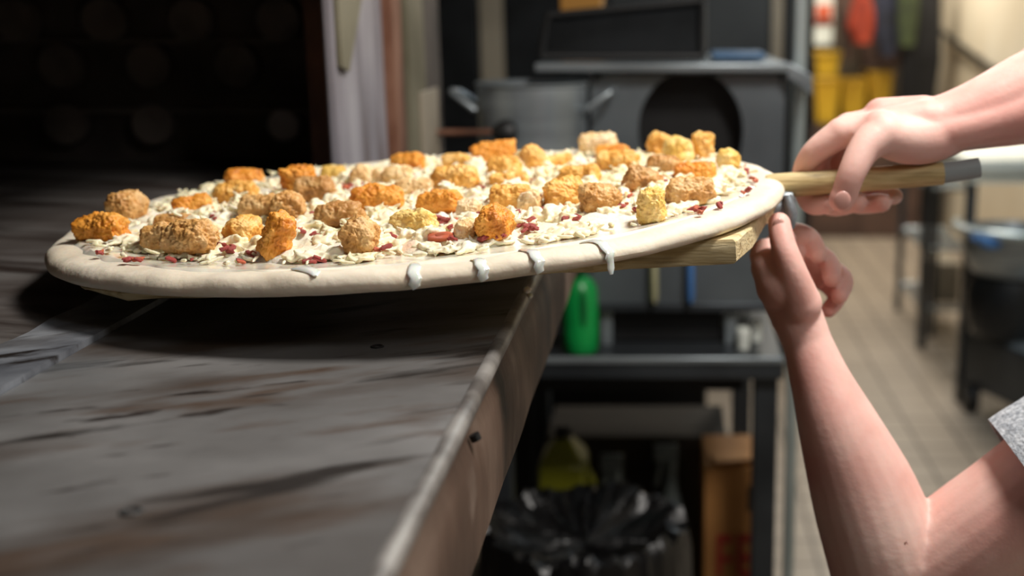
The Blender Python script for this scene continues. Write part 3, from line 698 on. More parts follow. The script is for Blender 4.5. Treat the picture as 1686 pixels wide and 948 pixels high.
# fingers come round the far side and curl back to the right
lf = [([P(1276, 412, .935), P(1300, 385, .955), P(1332, 392, .965), P(1347, 418, .955)], [.0122, .0095, .0088, .0078]),
      ([P(1290, 420, .955), P(1330, 412, .972), P(1364, 432, .968), P(1370, 458, .950)], [.0120, .0095, .0088, .0076]),
      ([P(1300, 432, .970), P(1350, 436, .985), P(1388, 458, .976), P(1382, 486, .955)], [.0115, .0092, .0086, .0075]),
      ([P(1312, 448, .980), P(1355, 462, .990), P(1378, 488, .978), P(1364, 510, .962)], [.0105, .0085, .0078, .0068])]
for pts, rad in lf: b.caps(pts, rad, 14)
# chest and neck, inside the shirt, joining both arms
chest = Vector((.60, 1.03, H-.30)); neck = Vector((.50, .97, H-.02))
b.caps([shL, chest, shR], [.052, .075, .052], 20); b.caps([chest, neck], [.07, .05], 20)
body = remeshed(b, 'body', M['skin'], person, .0016, 12)
# nails
def nail(px, py, Y, w_, l_, tilt, lab=None):
    c = P(px, py, Y); R = Matrix.Rotation(tilt, 3, 'Y')
    return MB().ball(c, (w_, .0016, l_), 3, R).build('fingernail', M['nail'], body)
nail(1387, 330, .9022, .0062, .0072, math.radians(10))
nail(1283, 372, .8948, .0048, .0062, math.radians(-8))
# T-shirt: torso plus the sleeve whose hem shows at the right edge
sb = MB()
sb.caps([shL+Vector((-.01, 0, -.01)), chest, shR], [.068, .13, .070], 24)
sb.caps([chest, Vector((.78, 1.08, H-.62))], [.135, .14], 24)
sb.caps([chest, neck+Vector((.02, 0, -.03))], [.11, .062], 24)
shirt = remeshed(sb, 'tshirt', M['shirt'], person, .006, 6)
def sleeve(name, a, bb, r0, r1, wav, sd):
    mb = MB(); ax = (bb-a).normalized(); s1 = ax.cross(Vector((0, 0, 1))).normalized(); s2 = s1.cross(ax); V = []; sg = 48; N = 22
    rows = [(i/N, 0) for i in range(N+1)]+[(1.0, -.0018), (.97, -.0026), (.7, -.0026)]
    for t, dr in rows:
        for k in range(sg):
            an = 2*math.pi*k/sg
            fold = wav*mn.noise(Vector((math.cos(an)*2, math.sin(an)*2, t*2+sd)))+.0006*mn.noise(Vector((an*14, t*60, sd)))
            hem = .0010 if .90 < t <= 1 and dr == 0 else 0
            r = r0+(r1-r0)*t+fold+hem+dr
            V.append(a+(bb-a)*t+(s1*math.cos(an)+s2*math.sin(an))*r)
    n_ = len(rows)
    mb.add(V, [(i*sg+k, i*sg+(k+1) % sg, (i+1)*sg+(k+1) % sg, (i+1)*sg+k) for i in range(n_-1) for k in range(sg)])
    return mb.build(name, M['shirt'], person)
sleeve('sleeve', shL+Vector((.01, 0, .0)), P(1700, 796, .858), .064, .0555, .004, 1)
sleeve('sleeve', shR, shR.lerp(elR, .6), .068, .062, .005, 6)
# head and hair, above the frame
hd = Vector((.43, .93, H+.13))
hb = MB(); hb.ball(hd, (.088, .072, .108), 4); hb.ball(hd+Vector((-.028, 0, -.065)), (.05, .048, .05), 3)
hb.caps([neck, hd+Vector((.02, .01, -.06))], [.052, .055], 18)
hb.ball(hd+Vector((-.088, 0, -.015)), (.018, .012, .020), 3); hb.ball(hd+Vector((.005, -.072, -.01)), (.018, .008, .03), 3); hb.ball(hd+Vector((.005, .072, -.01)), (.018, .008, .03), 3)
hb.ball(hd+Vector((-.074, 0, -.058)), (.012, .024, .007), 3)
remeshed(hb, 'head', M['skin'], person, .004, 4)
hh = MB(); hh.ball(hd+Vector((.018, 0, .028)), (.092, .080, .098), 4); hh.build('hair', M['hair'], person)

# ------------------------------------------------------------------ steel work table beyond the oven
TZ = -.545; TY = 1.90
xr = at(1291, 604, TY).x
tb = thing('work_table', 'stainless work table beyond the pizza, its front edge under the green bottle', 'table', (0, TY+.35, 0))
MB().box(-.31, xr, TY, TY+.72, TZ-.036+H, TZ+H).build('table_top', M['steel_dark'], tb, bevel=.004)
bx('top_rim', M['steel'], -.31, xr, TY-.004, TY+.002, TZ-.008, TZ+.003, tb, bevel=.002)
for x, y in ((xr-.045, TY+.02), (xr-.045, TY+.66), (-.30, TY+.02), (-.30, TY+.66)):
    bx('leg', M['steel_dark'], x-.002, x+.038, y, y+.038, -H, TZ-.036, tb, bevel=.003)
bx('undershelf', M['steel_dark'], -.30, xr-.02, TY+.03, TY+.69, -1.22, -1.20, tb, bevel=.003)
bx('apron', M['black'], -.30, xr-.06, TY+.10, TY+.14, TZ-.085, TZ-.03, tb)
# green squeeze bottle
g0 = at(956, 600, TY+.03); gr = 30*(TY+.03)/F
gb = thing('squeeze_bottle', 'bright green squeeze bottle on the steel table, half hidden by the pizza crust', 'bottle', (g0.x, TY+.045, TZ+H))
MB().lathe((g0.x, TY+.045, TZ+H+.001), [(gr*.9, 0), (gr, .004), (gr*1.02, .03), (gr, .08), (gr*.96, .105), (gr*.7, .12), (gr*.4, .126), (.005, .128)], 28).build('bottle_body', M['green'], gb)
MB().lathe((g0.x, TY+.045, TZ+H+.126), [(gr*.42, 0), (gr*.42, .006), (.005, .009), (.003, .014), (.002, .015)], 20).build('nozzle', M['greendark'], gb)
MB().ball((g0.x+.006, TY+.045-gr*.98, TZ+H+.078), (.006, .0015, .032), 3).build('label_strip', M['greendark'], gb)
# steel appliance on legs; a dark hair reflection is built as a recess
AY = 1.97; ax0 = at(975, 300, AY).x; ax1 = at(1289, 300, AY).x; az0 = at(1100, 506, AY).z-H; az1 = at(1100, 122, AY).z-H
ap = thing('conveyor_appliance', 'boxy stainless appliance with a dark reflection built in, on legs on the steel table', 'appliance', ((ax0+ax1)/2, AY+.2, TZ+H))
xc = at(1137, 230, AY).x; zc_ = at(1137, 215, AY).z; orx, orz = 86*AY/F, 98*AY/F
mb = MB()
# front panel with an oval hole shaped for the dark reflection
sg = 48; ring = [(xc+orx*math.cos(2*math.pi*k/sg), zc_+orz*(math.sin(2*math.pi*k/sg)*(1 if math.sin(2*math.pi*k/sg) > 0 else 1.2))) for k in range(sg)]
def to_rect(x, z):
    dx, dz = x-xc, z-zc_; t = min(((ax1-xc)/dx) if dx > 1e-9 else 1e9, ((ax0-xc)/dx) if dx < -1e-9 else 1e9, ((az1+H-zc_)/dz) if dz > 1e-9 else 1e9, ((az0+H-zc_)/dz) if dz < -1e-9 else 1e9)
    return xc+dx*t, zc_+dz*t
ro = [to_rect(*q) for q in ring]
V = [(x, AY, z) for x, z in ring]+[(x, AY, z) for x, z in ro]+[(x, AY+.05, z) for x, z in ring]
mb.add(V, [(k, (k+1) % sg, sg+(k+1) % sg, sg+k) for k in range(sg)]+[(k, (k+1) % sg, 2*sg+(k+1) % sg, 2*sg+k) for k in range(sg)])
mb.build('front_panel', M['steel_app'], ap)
bx('housing', M['steel_app'], ax0, ax1, AY+.052, AY+.42, az0, az1, ap, bevel=.004)
bx('housing_edge', M['steel_app'], ax0, ax0+.004, AY+.001, AY+.052, az0, az1, ap); bx('housing_edge', M['steel_app'], ax1-.004, ax1, AY+.001, AY+.052, az0, az1, ap)
MB().add([(x, AY+.048, z) for x, z in ring], [tuple(range(sg))]).build('reflection_oval', M['black'], ap)  # black backing that gives the reflected oval its dark tone
bx('bottom_rail', M['steel_dark'], ax0, ax1, AY-.006, AY+.01, az0-.006, az0+.008, ap, bevel=.002)
for x in (at(1204, 550, AY).x, ax0+.02):
    for y in (AY+.01, AY+.38): bx('leg', M['steel'], x-.010, x+.010, y, y+.02, TZ, az0, ap, bevel=.002)
bx('drip_tray', M['black'], ax0+.03, at(1204, 550, AY).x-.014, AY+.03, AY+.36, TZ+.001, az0-.004, ap, bevel=.003)
# shelf over the appliance with a bracket
sh = thing('overshelf', 'thin steel shelf above the appliance, ending in a bracket at the bright post', 'shelf', (0, AY+.2, az1+H+.002))
sx0 = at(880, 112, AY-.03).x; sx1 = at(1300, 112, AY-.03).x
bx('shelf_board', M['steel'], sx0, sx1, AY-.03, AY+.45, az1+.004, az1+.018, sh, bevel=.003)
e0 = at(1296, 108, AY-.03); e1 = at(1338, 148, AY-.03)
MB().hexa([(e0.x, AY-.03, e0.z-.018), (e1.x, AY-.03, e1.z-.010), (e1.x, AY+.06, e1.z-.010), (e0.x, AY+.06, e0.z-.018)], [(e0.x, AY-.03, e0.z+.006), (e1.x, AY-.03, e1.z+.022), (e1.x, AY+.06, e1.z+.022), (e0.x, AY+.06, e0.z+.006)]).build('shelf_bracket', M['steel'], sh, bevel=.002)
px_ = at(1314, 100, AY+.10).x
pst = bx('post', M['steel_bright'], px_-.010, px_+.010, AY+.065, AY+.085, -H, .9, sh, bevel=.003)
# black pan standing on the shelf and a blue lid
t0 = at(892, 100, AY+.03); t1 = at(1156, 100, AY+.03); u0 = at(905, 30, AY+.12); u1 = at(1156, 6, AY+.12); zb = az1+H+.0225
pn = thing('black_pan', 'black rectangular pan tipped up on the shelf above the appliance', 'pan', ((t0.x+t1.x)/2, AY+.1, zb))
def slab(a, b_, c, d, th): return MB().hexa([a, b_, b_+Vector((0, th, 0)), a+Vector((0, th, 0))], [d, c, c+Vector((0, th, 0)), d+Vector((0, th, 0))])
A_, B_, C_, D_ = Vector((t0.x, AY+.03, zb)), Vector((t1.x, AY+.03, zb)), Vector((u1.x, AY+.10, u1.z)), Vector((u0.x, AY+.10, u0.z))
slab(A_, B_, C_, D_, .02).build('pan_base', M['darkmetal'], pn, bevel=.004)
for (p_, q_) in ((A_, B_), (B_, C_), (C_, D_), (D_, A_)):
    MB().tube([p_+Vector((0, -.006, .004)), q_+Vector((0, -.006, .004))], .007, 10).build('pan_rim', M['black'], pn)
l0 = at(1172, 100, AY+.02)
MB().box(l0.x, l0.x+.085, AY+.0, AY+.12, zb, zb+.012).build('flat_lid', M['blue'], None, bevel=.003)
tag(bpy.data.objects['flat_lid'], 'flat blue lid lying on the shelf, right of the black pan', 'lid')
# amber box on top at back of the pan
o0 = at(925, 14, AY+.30); o1 = at(992, 14, AY+.30)
ab = MB().box(o0.x, o1.x, AY+.26, AY+.36, zb, o0.z+.05).build('spice_carton', mat('amber_card', '#a9772c', 5, .6), None, bevel=.003)
tag(ab, 'amber yellow carton behind the black pan on the shelf', 'carton')
# stock pot
PY_ = 1.86; pc = at(866, 140, PY_); pr = 93*PY_/F; pz0 = -.40+H
st = thing('burner_stand', 'low black burner stand on the steel table under the stock pot', 'burner', (pc.x, PY_+pr, TZ+H))
bx('burner_box', M['black'], pc.x-.09, pc.x+.015, PY_+.02, PY_+.2, TZ, -.42, st, bevel=.004)
MB().tube([(pc.x-.08, PY_+.1, -.41+H), (pc.x+.04, PY_+.1, -.41+H)], .009, 8).tube([(pc.x-.02, PY_+.03, -.41+H), (pc.x-.02, PY_+.19, -.41+H)], .009, 8).build('grate', M['black'], st)
pot = thing('stock_pot', 'deep stainless stock pot with loop handles, behind the pizza', 'pot', (pc.x, PY_+pr, pz0))
zt = pc.z
MB().lathe((pc.x, PY_+pr, pz0), [(pr*.95, 0), (pr*.99, .008), (pr, .02), (pr, zt-pz0-.006), (pr*1.035, zt-pz0-.003), (pr*1.035, zt-pz0), (pr*.97, zt-pz0), (pr*.96, .02), (pr*.5, .01)], 48, cap=True).build('pot_body', M['steel'], pot)
for sgn in (-1, 1):
    cx = pc.x+sgn*pr; zz = at(868, 175, PY_).z
    pts = [Vector((cx, PY_+pr-.035, zz-.01)), Vector((cx+sgn*.018, PY_+pr-.035, zz+.004)), Vector((cx+sgn*.036, PY_+pr-.028, zz+.016)), Vector((cx+sgn*.042, PY_+pr, zz+.018)), Vector((cx+sgn*.036, PY_+pr+.028, zz+.016)), Vector((cx+sgn*.018, PY_+pr+.035, zz+.004)), Vector((cx, PY_+pr+.035, zz-.01))]
    MB().tube(pts, .0048, 10).build('loop_handle', M['steel'], pot)
# cream and blue reflections on the steel face, built as hanging handles
for px0, m_, nm, lab in ((1077, M['cream'], 'reflection', 'cream reflection on the appliance front built as a solid bar, just below the peel'), (1137, M['blue_streak_latch'], 'reflection', 'blue reflection on the appliance front built as a solid bar, right of the cream one')):
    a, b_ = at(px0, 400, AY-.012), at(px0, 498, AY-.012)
    t = thing(nm, lab, 'reflection', (a.x, AY-.012, b_.z), 'reflections built on the appliance')
    MB().tube([(a.x, AY-.012, b_.z), (a.x, AY-.012, b_.z+.01), (a.x, AY-.012, a.z-.01), (a.x, AY-.012, a.z)], [.010, .017, .015, .009], 16, flat=.4).build('handle', m_, t)  # solid bar in the colour of the reflected streak
    MB().tube([(a.x, AY-.012, a.z), (a.x, AY-.006, a.z+.012), (a.x, AY-.001, a.z+.016)], .002, 8).build('reflection_bar_tip', M['steel'], t)
# two bokeh glints at the right end of the table, built as white cups
for k, (qx, qy, rr) in enumerate(((1222, 566, .010), (1246, 563, .009))):
    q = at(qx, qy, TY+.09)
    tag(MB().lathe((q.x, TY+.06+.05*k, TZ+H+.0005), [(rr, 0), (rr*1.1, .02), (rr*1.15, .034), (rr*1.0, .036), (rr*.9, .006), (.001, .005)], 16, cap=True).build('glint_cup', M['white'], None),
        ('tiny white glint built solid at the right end of the steel table, left one', 'tiny white glint built solid at the right end of the steel table, right one')[k], 'glint', 'glints built on the table end')

# things under the table
def bottle(name, lab, cat, px, pyt, Y, wpx, zb, m, grp=None, cap='#222', trig=False):
    c = at(px, pyt, Y); r = wpx/2*Y/F; hgt = c.z-(zb+H)
    t = thing(name, lab, cat, (c.x, Y, zb+H), grp)
    MB().lathe((c.x, Y, zb+H), [(r*.9, 0), (r, .01), (r, hgt*.55), (r*.85, hgt*.68), (r*.35, hgt*.85), (r*.3, hgt*.93)], 20).build('bottle_body', m, t)
    MB().lathe((c.x, Y, zb+H+hgt*.93), [(r*.34, 0), (r*.34, hgt*.06), (r*.2, hgt*.07)], 16).build('bottle_cap', M['spray'] if trig else M['black'], t)
    if trig:
        MB().box(c.x-r*.9, c.x+r*.35, Y-.008, Y+.008, zb+H+hgt*.985, zb+H+hgt*1.06).tube([(c.x-r*.5, Y, zb+H+hgt*.99), (c.x-r*.8, Y, zb+H+hgt*.86)], .005, 8).build('spray_trigger', M['spray'], t, bevel=.003)
    return t
US = -1.20
def rx_(px, Y): return at(px, 60, Y).x
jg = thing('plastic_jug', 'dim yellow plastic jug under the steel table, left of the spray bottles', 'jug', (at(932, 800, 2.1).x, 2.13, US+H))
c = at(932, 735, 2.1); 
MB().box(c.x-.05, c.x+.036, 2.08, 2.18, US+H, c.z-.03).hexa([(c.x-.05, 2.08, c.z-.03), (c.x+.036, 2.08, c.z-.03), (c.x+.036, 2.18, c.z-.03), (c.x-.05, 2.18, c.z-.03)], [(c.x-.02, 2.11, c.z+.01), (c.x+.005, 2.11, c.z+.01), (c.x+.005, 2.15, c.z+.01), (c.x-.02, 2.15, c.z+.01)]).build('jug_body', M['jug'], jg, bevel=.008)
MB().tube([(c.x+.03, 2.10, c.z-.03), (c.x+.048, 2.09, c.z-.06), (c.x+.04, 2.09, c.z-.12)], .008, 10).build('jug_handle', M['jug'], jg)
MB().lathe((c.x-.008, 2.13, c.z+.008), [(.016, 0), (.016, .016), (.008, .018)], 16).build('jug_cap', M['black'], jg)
bottle('spray_bottle', 'frosted spray bottle under the table, nearer the yellow jug', 'bottle', 1015, 768, 2.10, 62, US, M['spray'], 'spray bottles under the table', trig=True)
bottle('spray_bottle', 'frosted spray bottle under the table, nearer the cardboard box', 'bottle', 1105, 752, 2.12, 66, US, M['spray'], 'spray bottles under the table', trig=True)
c0 = at(1160, 770, 2.08); c1 = at(1256, 770, 2.08)
cb = thing('cardboard_box', 'upright brown cardboard box with red print under the table, by the leg', 'box', ((c0.x+c1.x)/2, 2.15, US+H))
MB().box(c0.x, c1.x, 2.08, 2.26, US+H, c0.z).build('carton', M['card'], cb, bevel=.002)
MB().hexa([(c0.x+.01, 2.09, c0.z), (c1.x, 2.10, c0.z), (c1.x, 2.16, c0.z), (c0.x+.01, 2.16, c0.z)], [(c0.x+.02, 2.075, c0.z+.012), (c1.x-.004, 2.08, c0.z+.018), (c1.x-.004, 2.084, c0.z+.018), (c0.x+.02, 2.08, c0.z+.012)]).build('box_flap', M['card'], cb)
for (a0, b0, a1, b1) in ((1180, 880, 1206, 893), (1180, 893, 1188, 948), (1188, 915, 1206, 925), (1214, 880, 1246, 892), (1214, 892, 1222, 948), (1222, 912, 1244, 924), (1222, 938, 1246, 950), (1232, 800, 1240, 840)):
    p_, q_ = at(a0, b0, 2.079), at(a1, b1, 2.079)
    MB().box(p_.x, q_.x, 2.0775, 2.0802, q_.z, p_.z).build('red_print', M['redink'] if b0 > 850 else M['black'], cb)
# black block added to darken the view under the table, and a carton
bk = MB().box(-.42, rx_(1168, 2.75), 2.75, 3.2, 0, at(1000, 610, 2.75).z).build('dark_filler', M['black'], None, bevel=.01)
tag(bk, 'large black block added on the floor to darken the space under the table', 'dark filler')
d0 = at(1000, 705, 2.35); d1 = at(1195, 705, 2.35)
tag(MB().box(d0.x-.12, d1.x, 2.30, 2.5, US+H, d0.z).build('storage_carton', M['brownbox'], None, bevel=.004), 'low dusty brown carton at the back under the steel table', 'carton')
# bin with black liner
bc = at(962, 868, 1.66); br = 180*1.66/F
bn = thing('trash_can', 'round trash can with a shiny black liner, on the floor before the table', 'trash can', (bc.x, 1.66, 0))
MB().lathe((bc.x, 1.66, 0), [(br*.78, 0), (br*.8, .01), (br*.94, bc.z-.06), (br*.9, bc.z-.06), (br*.7, .05)], 36).build('can_body', M['darkmetal'], bn)
V = []; sg = 140; prof = [(.90, -.30), (1.02, -.28), (1.045, -.12), (1.03, -.03), (1.0, .006), (.93, .012), (.80, .0), (.6, -.012), (.35, -.02), (.02, -.024)]
for i, (rr, zz) in enumerate(prof):
    for k in range(sg):
        an = 2*math.pi*k/sg; cs, sn = math.cos(an), math.sin(an)
        f_ = .035*mn.noise(Vector((cs*9, sn*9, zz*1.5)))+.02*mn.noise(Vector((cs*22, sn*22, zz*3)))
        V.append((bc.x+cs*br*(rr+f_), 1.66+sn*br*(rr+f_), bc.z+zz+(.016*mn.noise(Vector((cs*6*rr, sn*6*rr, 4)))+.012*mn.noise(Vector((cs*16*rr, sn*16*rr, 1))))))
MB().add(V, [(i*sg+k, i*sg+(k+1) % sg, (i+1)*sg+(k+1) % sg, (i+1)*sg+k) for i in range(len(prof)-1) for k in range(sg)]).build('bin_liner', M['blackshine'], bn)

# ------------------------------------------------------------------ tall cooler far behind
CY = 4.9
def rx(px, py, Y): return at(px, py, Y).x
cl = thing('reach_in_cooler', 'tall dark steel cooler at the back with a bright vertical edge', 'cooler', (-.2, CY+.4, 0))
bx('cooler_body', M['fridge'], rx(700, 60, CY), rx(1340, 60, CY), CY+.03, CY+.8, -H+.12, .75, cl)
def cpanel(name, m, a, b_, y=CY, z0=-H+.14, z1=.74, th=.03): return bx(name, m, rx(a, 60, y), rx(b_, 60, y), y, y+th, z0, z1, cl, bevel=.004)
cpanel('cooler_door', M['darkmetal'], 706, 786); cpanel('door_frame', M['beige'], 790, 828); cpanel('cooler_door', M['darkmetal'], 832, 1000)
cpanel('cooler_door', M['fridge'], 1004, 1266); cpanel('door_frame', M['beige'], 1270, 1288); cpanel('door_gasket', M['black'], 1290, 1302); cpanel('door_gasket', M['black'], 1326, 1341)
for px_2 in (730, 1300): bx('leg', M['black'], rx(px_2, 60, CY)-.03, rx(px_2, 60, CY)+.03, CY+.08, CY+.14, -H, -H+.12, cl)

# ------------------------------------------------------------------ far end of the aisle: bins, coats, sign
BY = 8.0
def binbox(px0, px1, pyt, pyb, Y, lab, dep=.30):
    a, b_ = at(px0, pyt, Y), at(px1, pyb, Y); t = thing('storage_bin', lab, 'bin', ((a.x+b_.x)/2, Y+dep/2, b_.z), 'stacked yellow bins')
    i = .02
    MB().hexa([(a.x+i, Y+i, b_.z), (b_.x-i, Y+i, b_.z), (b_.x-i, Y+dep-i, b_.z), (a.x+i, Y+dep-i, b_.z)], [(a.x, Y, a.z), (b_.x, Y, a.z), (b_.x, Y+dep, a.z), (a.x, Y+dep, a.z)]).build('bin_body', M['yellow'], t, bevel=.008)
    bx('bin_rim', M['yellow'], a.x-.004, b_.x+.004, Y-.006, Y+dep+.006, a.z-H-.03, a.z-H, t, bevel=.006)
    return a, b_
lows = at(1380, 204, BY)
cab = bx('low_cabinet', M['coatbrown'], rx(1338, 210, BY)-.03, rx(1520, 210, BY), BY-.02, BY+.42, -H, lows.z-H, None, bevel=.006)
tag(cab, 'low dark cabinet carrying the yellow bins at the end of the aisle', 'cabinet')
binbox(1342, 1382, 128, 204, BY, 'yellow bin, left one directly on the low cabinet')
binbox(1387, 1426, 128, 204, BY, 'yellow bin, right one directly on the low cabinet')
binbox(1432, 1468, 118, 203, BY+.04, 'shaded yellow bin on the low cabinet, furthest from the tall cooler')
binbox(1342, 1384, 84, 127, BY+.02, 'yellow bin stacked on top of the left one, under the white and orange notice', .26)
def coat(name, lab, pts, Y, m, dep=.085, seed=0):
    """hanging garment: outline in depth with folds"""
    t = thing(name, lab, 'coat', (at(pts[0][0], pts[0][1], Y).x, Y, 0), 'clothes hanging at the end of the aisle')
    ys = [p_[0] for p_ in pts]
    V = []; sg = 28; rows = 16
    for i in range(rows+1):
        tt = i/rows; k = tt*(len(pts)-1); j = min(int(k), len(pts)-2); f_ = k-j
        yy = pts[j][0]+(pts[j+1][0]-pts[j][0])*f_; l = pts[j][1]+(pts[j+1][1]-pts[j][1])*f_; r_ = pts[j][2]+(pts[j+1][2]-pts[j][2])*f_
        a, b_ = at(l, yy, Y), at(r_, yy, Y); cx = (a.x+b_.x)/2; hw = (b_.x-a.x)/2
        for q_ in range(sg):
            an = 2*math.pi*q_/sg; fo_ = 1+.12*mn.noise(Vector((math.cos(an)*4, math.sin(an)*4, tt*2+seed)))
            V.append((cx+math.cos(an)*hw*fo_, Y+math.sin(an)*dep*.5*fo_, a.z))
    t.location = (0, 0, 0)
    mb = MB().add(V, [(i*sg+k, i*sg+(k+1) % sg, (i+1)*sg+(k+1) % sg, (i+1)*sg+k) for i in range(rows) for k in range(sg)]+[tuple(range(sg)), tuple(reversed(range(rows*sg, rows*sg+sg)))])
    t.location = (V[0][0], Y, V[-1][2]); mb.build('cloth', m, t)
    p_ = at((pts[0][1]+pts[0][2])/2, pts[0][0], Y)
    MB().tube([(p_.x, Y, p_.z), (p_.x, Y, p_.z+.05), (p_.x+.015, Y+.01, p_.z+.075), (p_.x, Y+.02, p_.z+.09)], .004, 8).build('hanger_hook', M['steel'], t)
    return t
coat('hanging_coat', 'black coat hanging against the cream wall, rightmost of the clothes', [(-75, 1505, 1530), (-60, 1490, 1545), (0, 1486, 1550), (100, 1482, 1550), (165, 1480, 1540)], 7.9, M['coatblack'], seed=1)
coat('hanging_coat', 'olive green garment hanging between the navy and black coats', [(-75, 1480, 1500), (-60, 1474, 1512), (0, 1478, 1514), (76, 1480, 1506)], 7.75, M['coatgreen'], seed=2)
coat('hanging_coat', 'navy jacket hanging left of the olive garment', [(-75, 1455, 1470), (-60, 1442, 1486), (10, 1440, 1488), (60, 1440, 1482), (92, 1448, 1476)], 7.85, M['coatnavy'], seed=3)
coat('hanging_coat', 'dark brown apron hanging above the right yellow bin', [(-75, 1385, 1396), (-60, 1376, 1410), (20, 1376, 1412), (98, 1390, 1404)], 7.95, M['coatbrown'], seed=4)
coat('hanging_coat', 'long brown coat hanging behind the navy jacket, above the shaded bin', [(-75, 1425, 1450), (-55, 1412, 1470), (40, 1410, 1482), (112, 1416, 1482)], 8.15, M['coatbrown'], seed=9)
coat('hanging_coat', 'red cloth bag hanging between the brown apron and the navy jacket', [(-75, 1412, 1424), (-10, 1408, 1430), (20, 1398, 1440), (45, 1394, 1440), (72, 1404, 1434)], 7.8, M['red'], seed=5)
bx0 = at(1370, -75, 7.9)
rl = MB().tube([(rx(1350, -80, 7.9), 7.87, bx0.z+.10), (XR-.0, 7.87, bx0.z+.10)], .012, 12).build('coat_rail', M['steel'], None)
tag(rl, 'steel rail the coats hang from, end of the aisle', 'rail')
def paper(px0, px1, py0, py1, Y, m, name, lab, cat):
    a, b_ = at(px0, py0, Y), at(px1, py1, Y)
    return tag(bx(name, m, a.x, b_.x, Y, Y+.03, b_.z-H, a.z-H, None, bevel=.003), lab, cat)
tr = thing('wall_poster', 'white and orange notice high above the yellow bins', 'poster', at(1357, 30, 8.5))
a, b_ = at(1342, -10, 8.5), at(1372, 74, 8.5); bx('sheet', M['white'], a.x, b_.x, 8.56, 8.6, b_.z-H, a.z-H, tr)
a, b_ = at(1346, 8, 8.5), at(1370, 28, 8.5); bx('orange_band', M['orange'], a.x, b_.x, 8.545, 8.56, b_.z-H, a.z-H, tr)
a, b_ = at(1342, 31, 8.5), at(1372, 40, 8.5); bx('red_band', M['red'], a.x, b_.x, 8.545, 8.56, b_.z-H, a.z-H, tr)
rail = MB().tube([(XR-.04, 8.35, at(1545, 52, 8.3).z), (XR-.04, 7.1, at(1618, 108, 7.1).z), (XR-.04, 6.9, at(1618, 108, 7.1).z-.02)], .018, 12)
rail.tube([(XR-.04, 7.4, at(1610, 100, 7.3).z+.02), (XR, 7.4, at(1610, 100, 7.3).z+.02)], .01, 10).tube([(XR-.04, 8.1, at(1556, 62, 8.1).z), (XR, 8.1, at(1556, 62, 8.1).z)], .01, 10)
tag(rail.build('handrail', M['darkmetal'], None), 'dark sloping handrail fixed to the cream wall above the forearm', 'handrail')

# ------------------------------------------------------------------ right side: white counter, rack, mixer
wt = thing('white_counter', 'white-topped counter along the right wall above the wire rack', 'counter', (1.4, 4.9, 0))
z_ = at(1640, 262, 4.4).z-H
bx('counter_top', M['white'], rx(1592, 262, 4.4), XR-.02, 4.4, 5.3, z_-.05, z_, wt, bevel=.006)
bx('counter_apron', M['white'], rx(1592, 262, 4.4)+.02, XR-.03, 4.42, 5.28, z_-.09, z_-.05, wt)
for x, y in ((rx(1602, 300, 4.45), 4.45), (rx(1604, 300, 4.45), 5.22), (XR-.08, 4.45), (XR-.08, 5.22)):
    bx('leg', M['steel_dark'], x-.018, x+.018, y, y+.036, -H, z_-.09, wt)
rk = thing('wire_rack', 'low wire rack with grey posts standing on the tiles beyond the wooden handle', 'rack', (1.2, 5.65, 0))
RY = 5.42; zb_ = at(1560, 508, RY).z-H
for a_ in (1519, 1541, 1598): bx('post', M['steel_dark'], rx(a_, 400, RY)-.014, rx(a_, 400, RY)+.014, RY-(.0 if a_ != 1519 else -.5), RY+(.03 if a_ != 1519 else .53), -H, at(1500, 300, RY).z-H, rk)
for zz in (zb_, zb_+.28, at(1500, 310, RY).z-H):
    mb = MB()
    x0_, x1_ = rx(1519, 400, RY), rx(1598, 400, RY)
    for j in range(9): mb.tube([(x0_, RY+.06*j+.02, zz+H), (x1_, RY+.06*j+.02, zz+H)], .005, 6)
    mb.tube([(x0_, RY, zz+H), (x1_, RY, zz+H)], .011, 8).tube([(x0_, RY+.52, zz+H), (x1_, RY+.52, zz+H)], .011, 8).build('wire_shelf', M['steel'], rk)
tag(bx('storage_tub', M['beige'], rx(1545, 400, RY)+.0, rx(1590, 400, RY), RY+.06, RY+.4, zb_+.012, zb_+.20, None, bevel=.01), 'beige tub on the lowest shelf of the wire rack', 'tub')
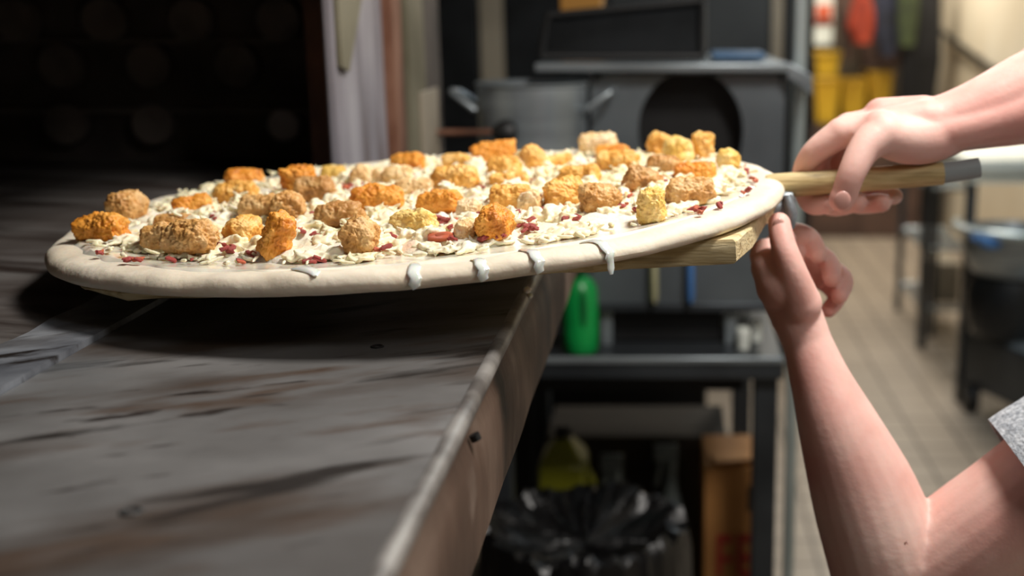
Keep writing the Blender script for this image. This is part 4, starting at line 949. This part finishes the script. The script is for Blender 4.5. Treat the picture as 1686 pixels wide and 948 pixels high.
# floor mixer: base with black feet, drum, ring
MY = 4.05
mx_ = thing('floor_mixer', 'heavy floor mixer at the right edge with steel bowl guard and black feet', 'mixer', (1.1, MY+.3, 0))
x0_ = rx(1592, 600, MY+.3); zt_ = at(1606, 585, MY).z-H
MB().hexa([(x0_, MY+.35, H+zt_-.21), (x0_+.20, MY-.15, H+zt_-.21), (x0_+.75, MY-.05, H+zt_-.21), (x0_+.6, MY+.6, H+zt_-.21)], [(x0_, MY+.35, H+zt_), (x0_+.20, MY-.15, H+zt_), (x0_+.75, MY-.05, H+zt_), (x0_+.6, MY+.6, H+zt_)]).build('base_plate', M['steel_dark'], mx_, bevel=.012)
MB().hexa([(x0_+.01, MY+.33, H+zt_), (x0_+.20, MY-.13, H+zt_), (x0_+.7, MY-.05, H+zt_), (x0_+.6, MY+.55, H+zt_)], [(x0_+.03, MY+.31, H+zt_+.015), (x0_+.21, MY-.10, H+zt_+.015), (x0_+.68, MY-.03, H+zt_+.015), (x0_+.58, MY+.53, H+zt_+.015)]).build('base_cover', M['steel'], mx_)
for x, y in ((x0_+.02, MY+.30), (x0_+.18, MY-.10), (x0_+.62, MY), (x0_+.55, MY+.5)):
    MB().lathe((x-.025, y, .051), [(.015, 0), (.05, .002), (.05, .048), (.015, .05)], 20, axis=(1,0,0)).build('caster', M['black'], mx_)
    bx('foot', M['black'], x-.03, x+.03, y-.03, y+.03, -H+.07, zt_-.20, mx_)
dc = Vector((rx(1700, 480, MY), MY+.25, 0)); zg = at(1686, 375, MY+.1).z
MB().lathe((dc.x, dc.y, H+zt_+.012), [(.13, 0), (.16, .05), (.165, .16), (.15, .22), (.10, .25)], 32).build('bowl_drum', M['darkmetal'], mx_)
MB().lathe((dc.x, dc.y, zg-.16), [(.08, -.06), (.15, -.02), (.185, .06), (.19, .13), (.182, .13), (.14, 0), (.05, -.04)], 36).build('mixing_bowl', M['steel'], mx_)
MB().tube([(dc.x+.21*math.cos(t), dc.y+.21*math.sin(t), zg-.02) for t in np.linspace(math.radians(150), math.radians(395), 30)], .014, 12).build('guard_ring', M['steel_bright'], mx_)
gx = at(1604, 388, MY+.05)
MB().tube([gx, gx+Vector((.05, .02, -.03)), gx+Vector((.09, .05, -.035))], [.012, .02, .022], 12).build('latch', M['blue_streak_latch'], mx_)
bx('column', M['darkmetal'], dc.x+.16, dc.x+.34, dc.y-.05, dc.y+.25, zt_+.012, -.30, mx_, bevel=.02)
bx('motor_head', M['darkmetal'], dc.x+.16, dc.x+.38, dc.y-.2, dc.y+.28, -.30, -.08, mx_, bevel=.04)
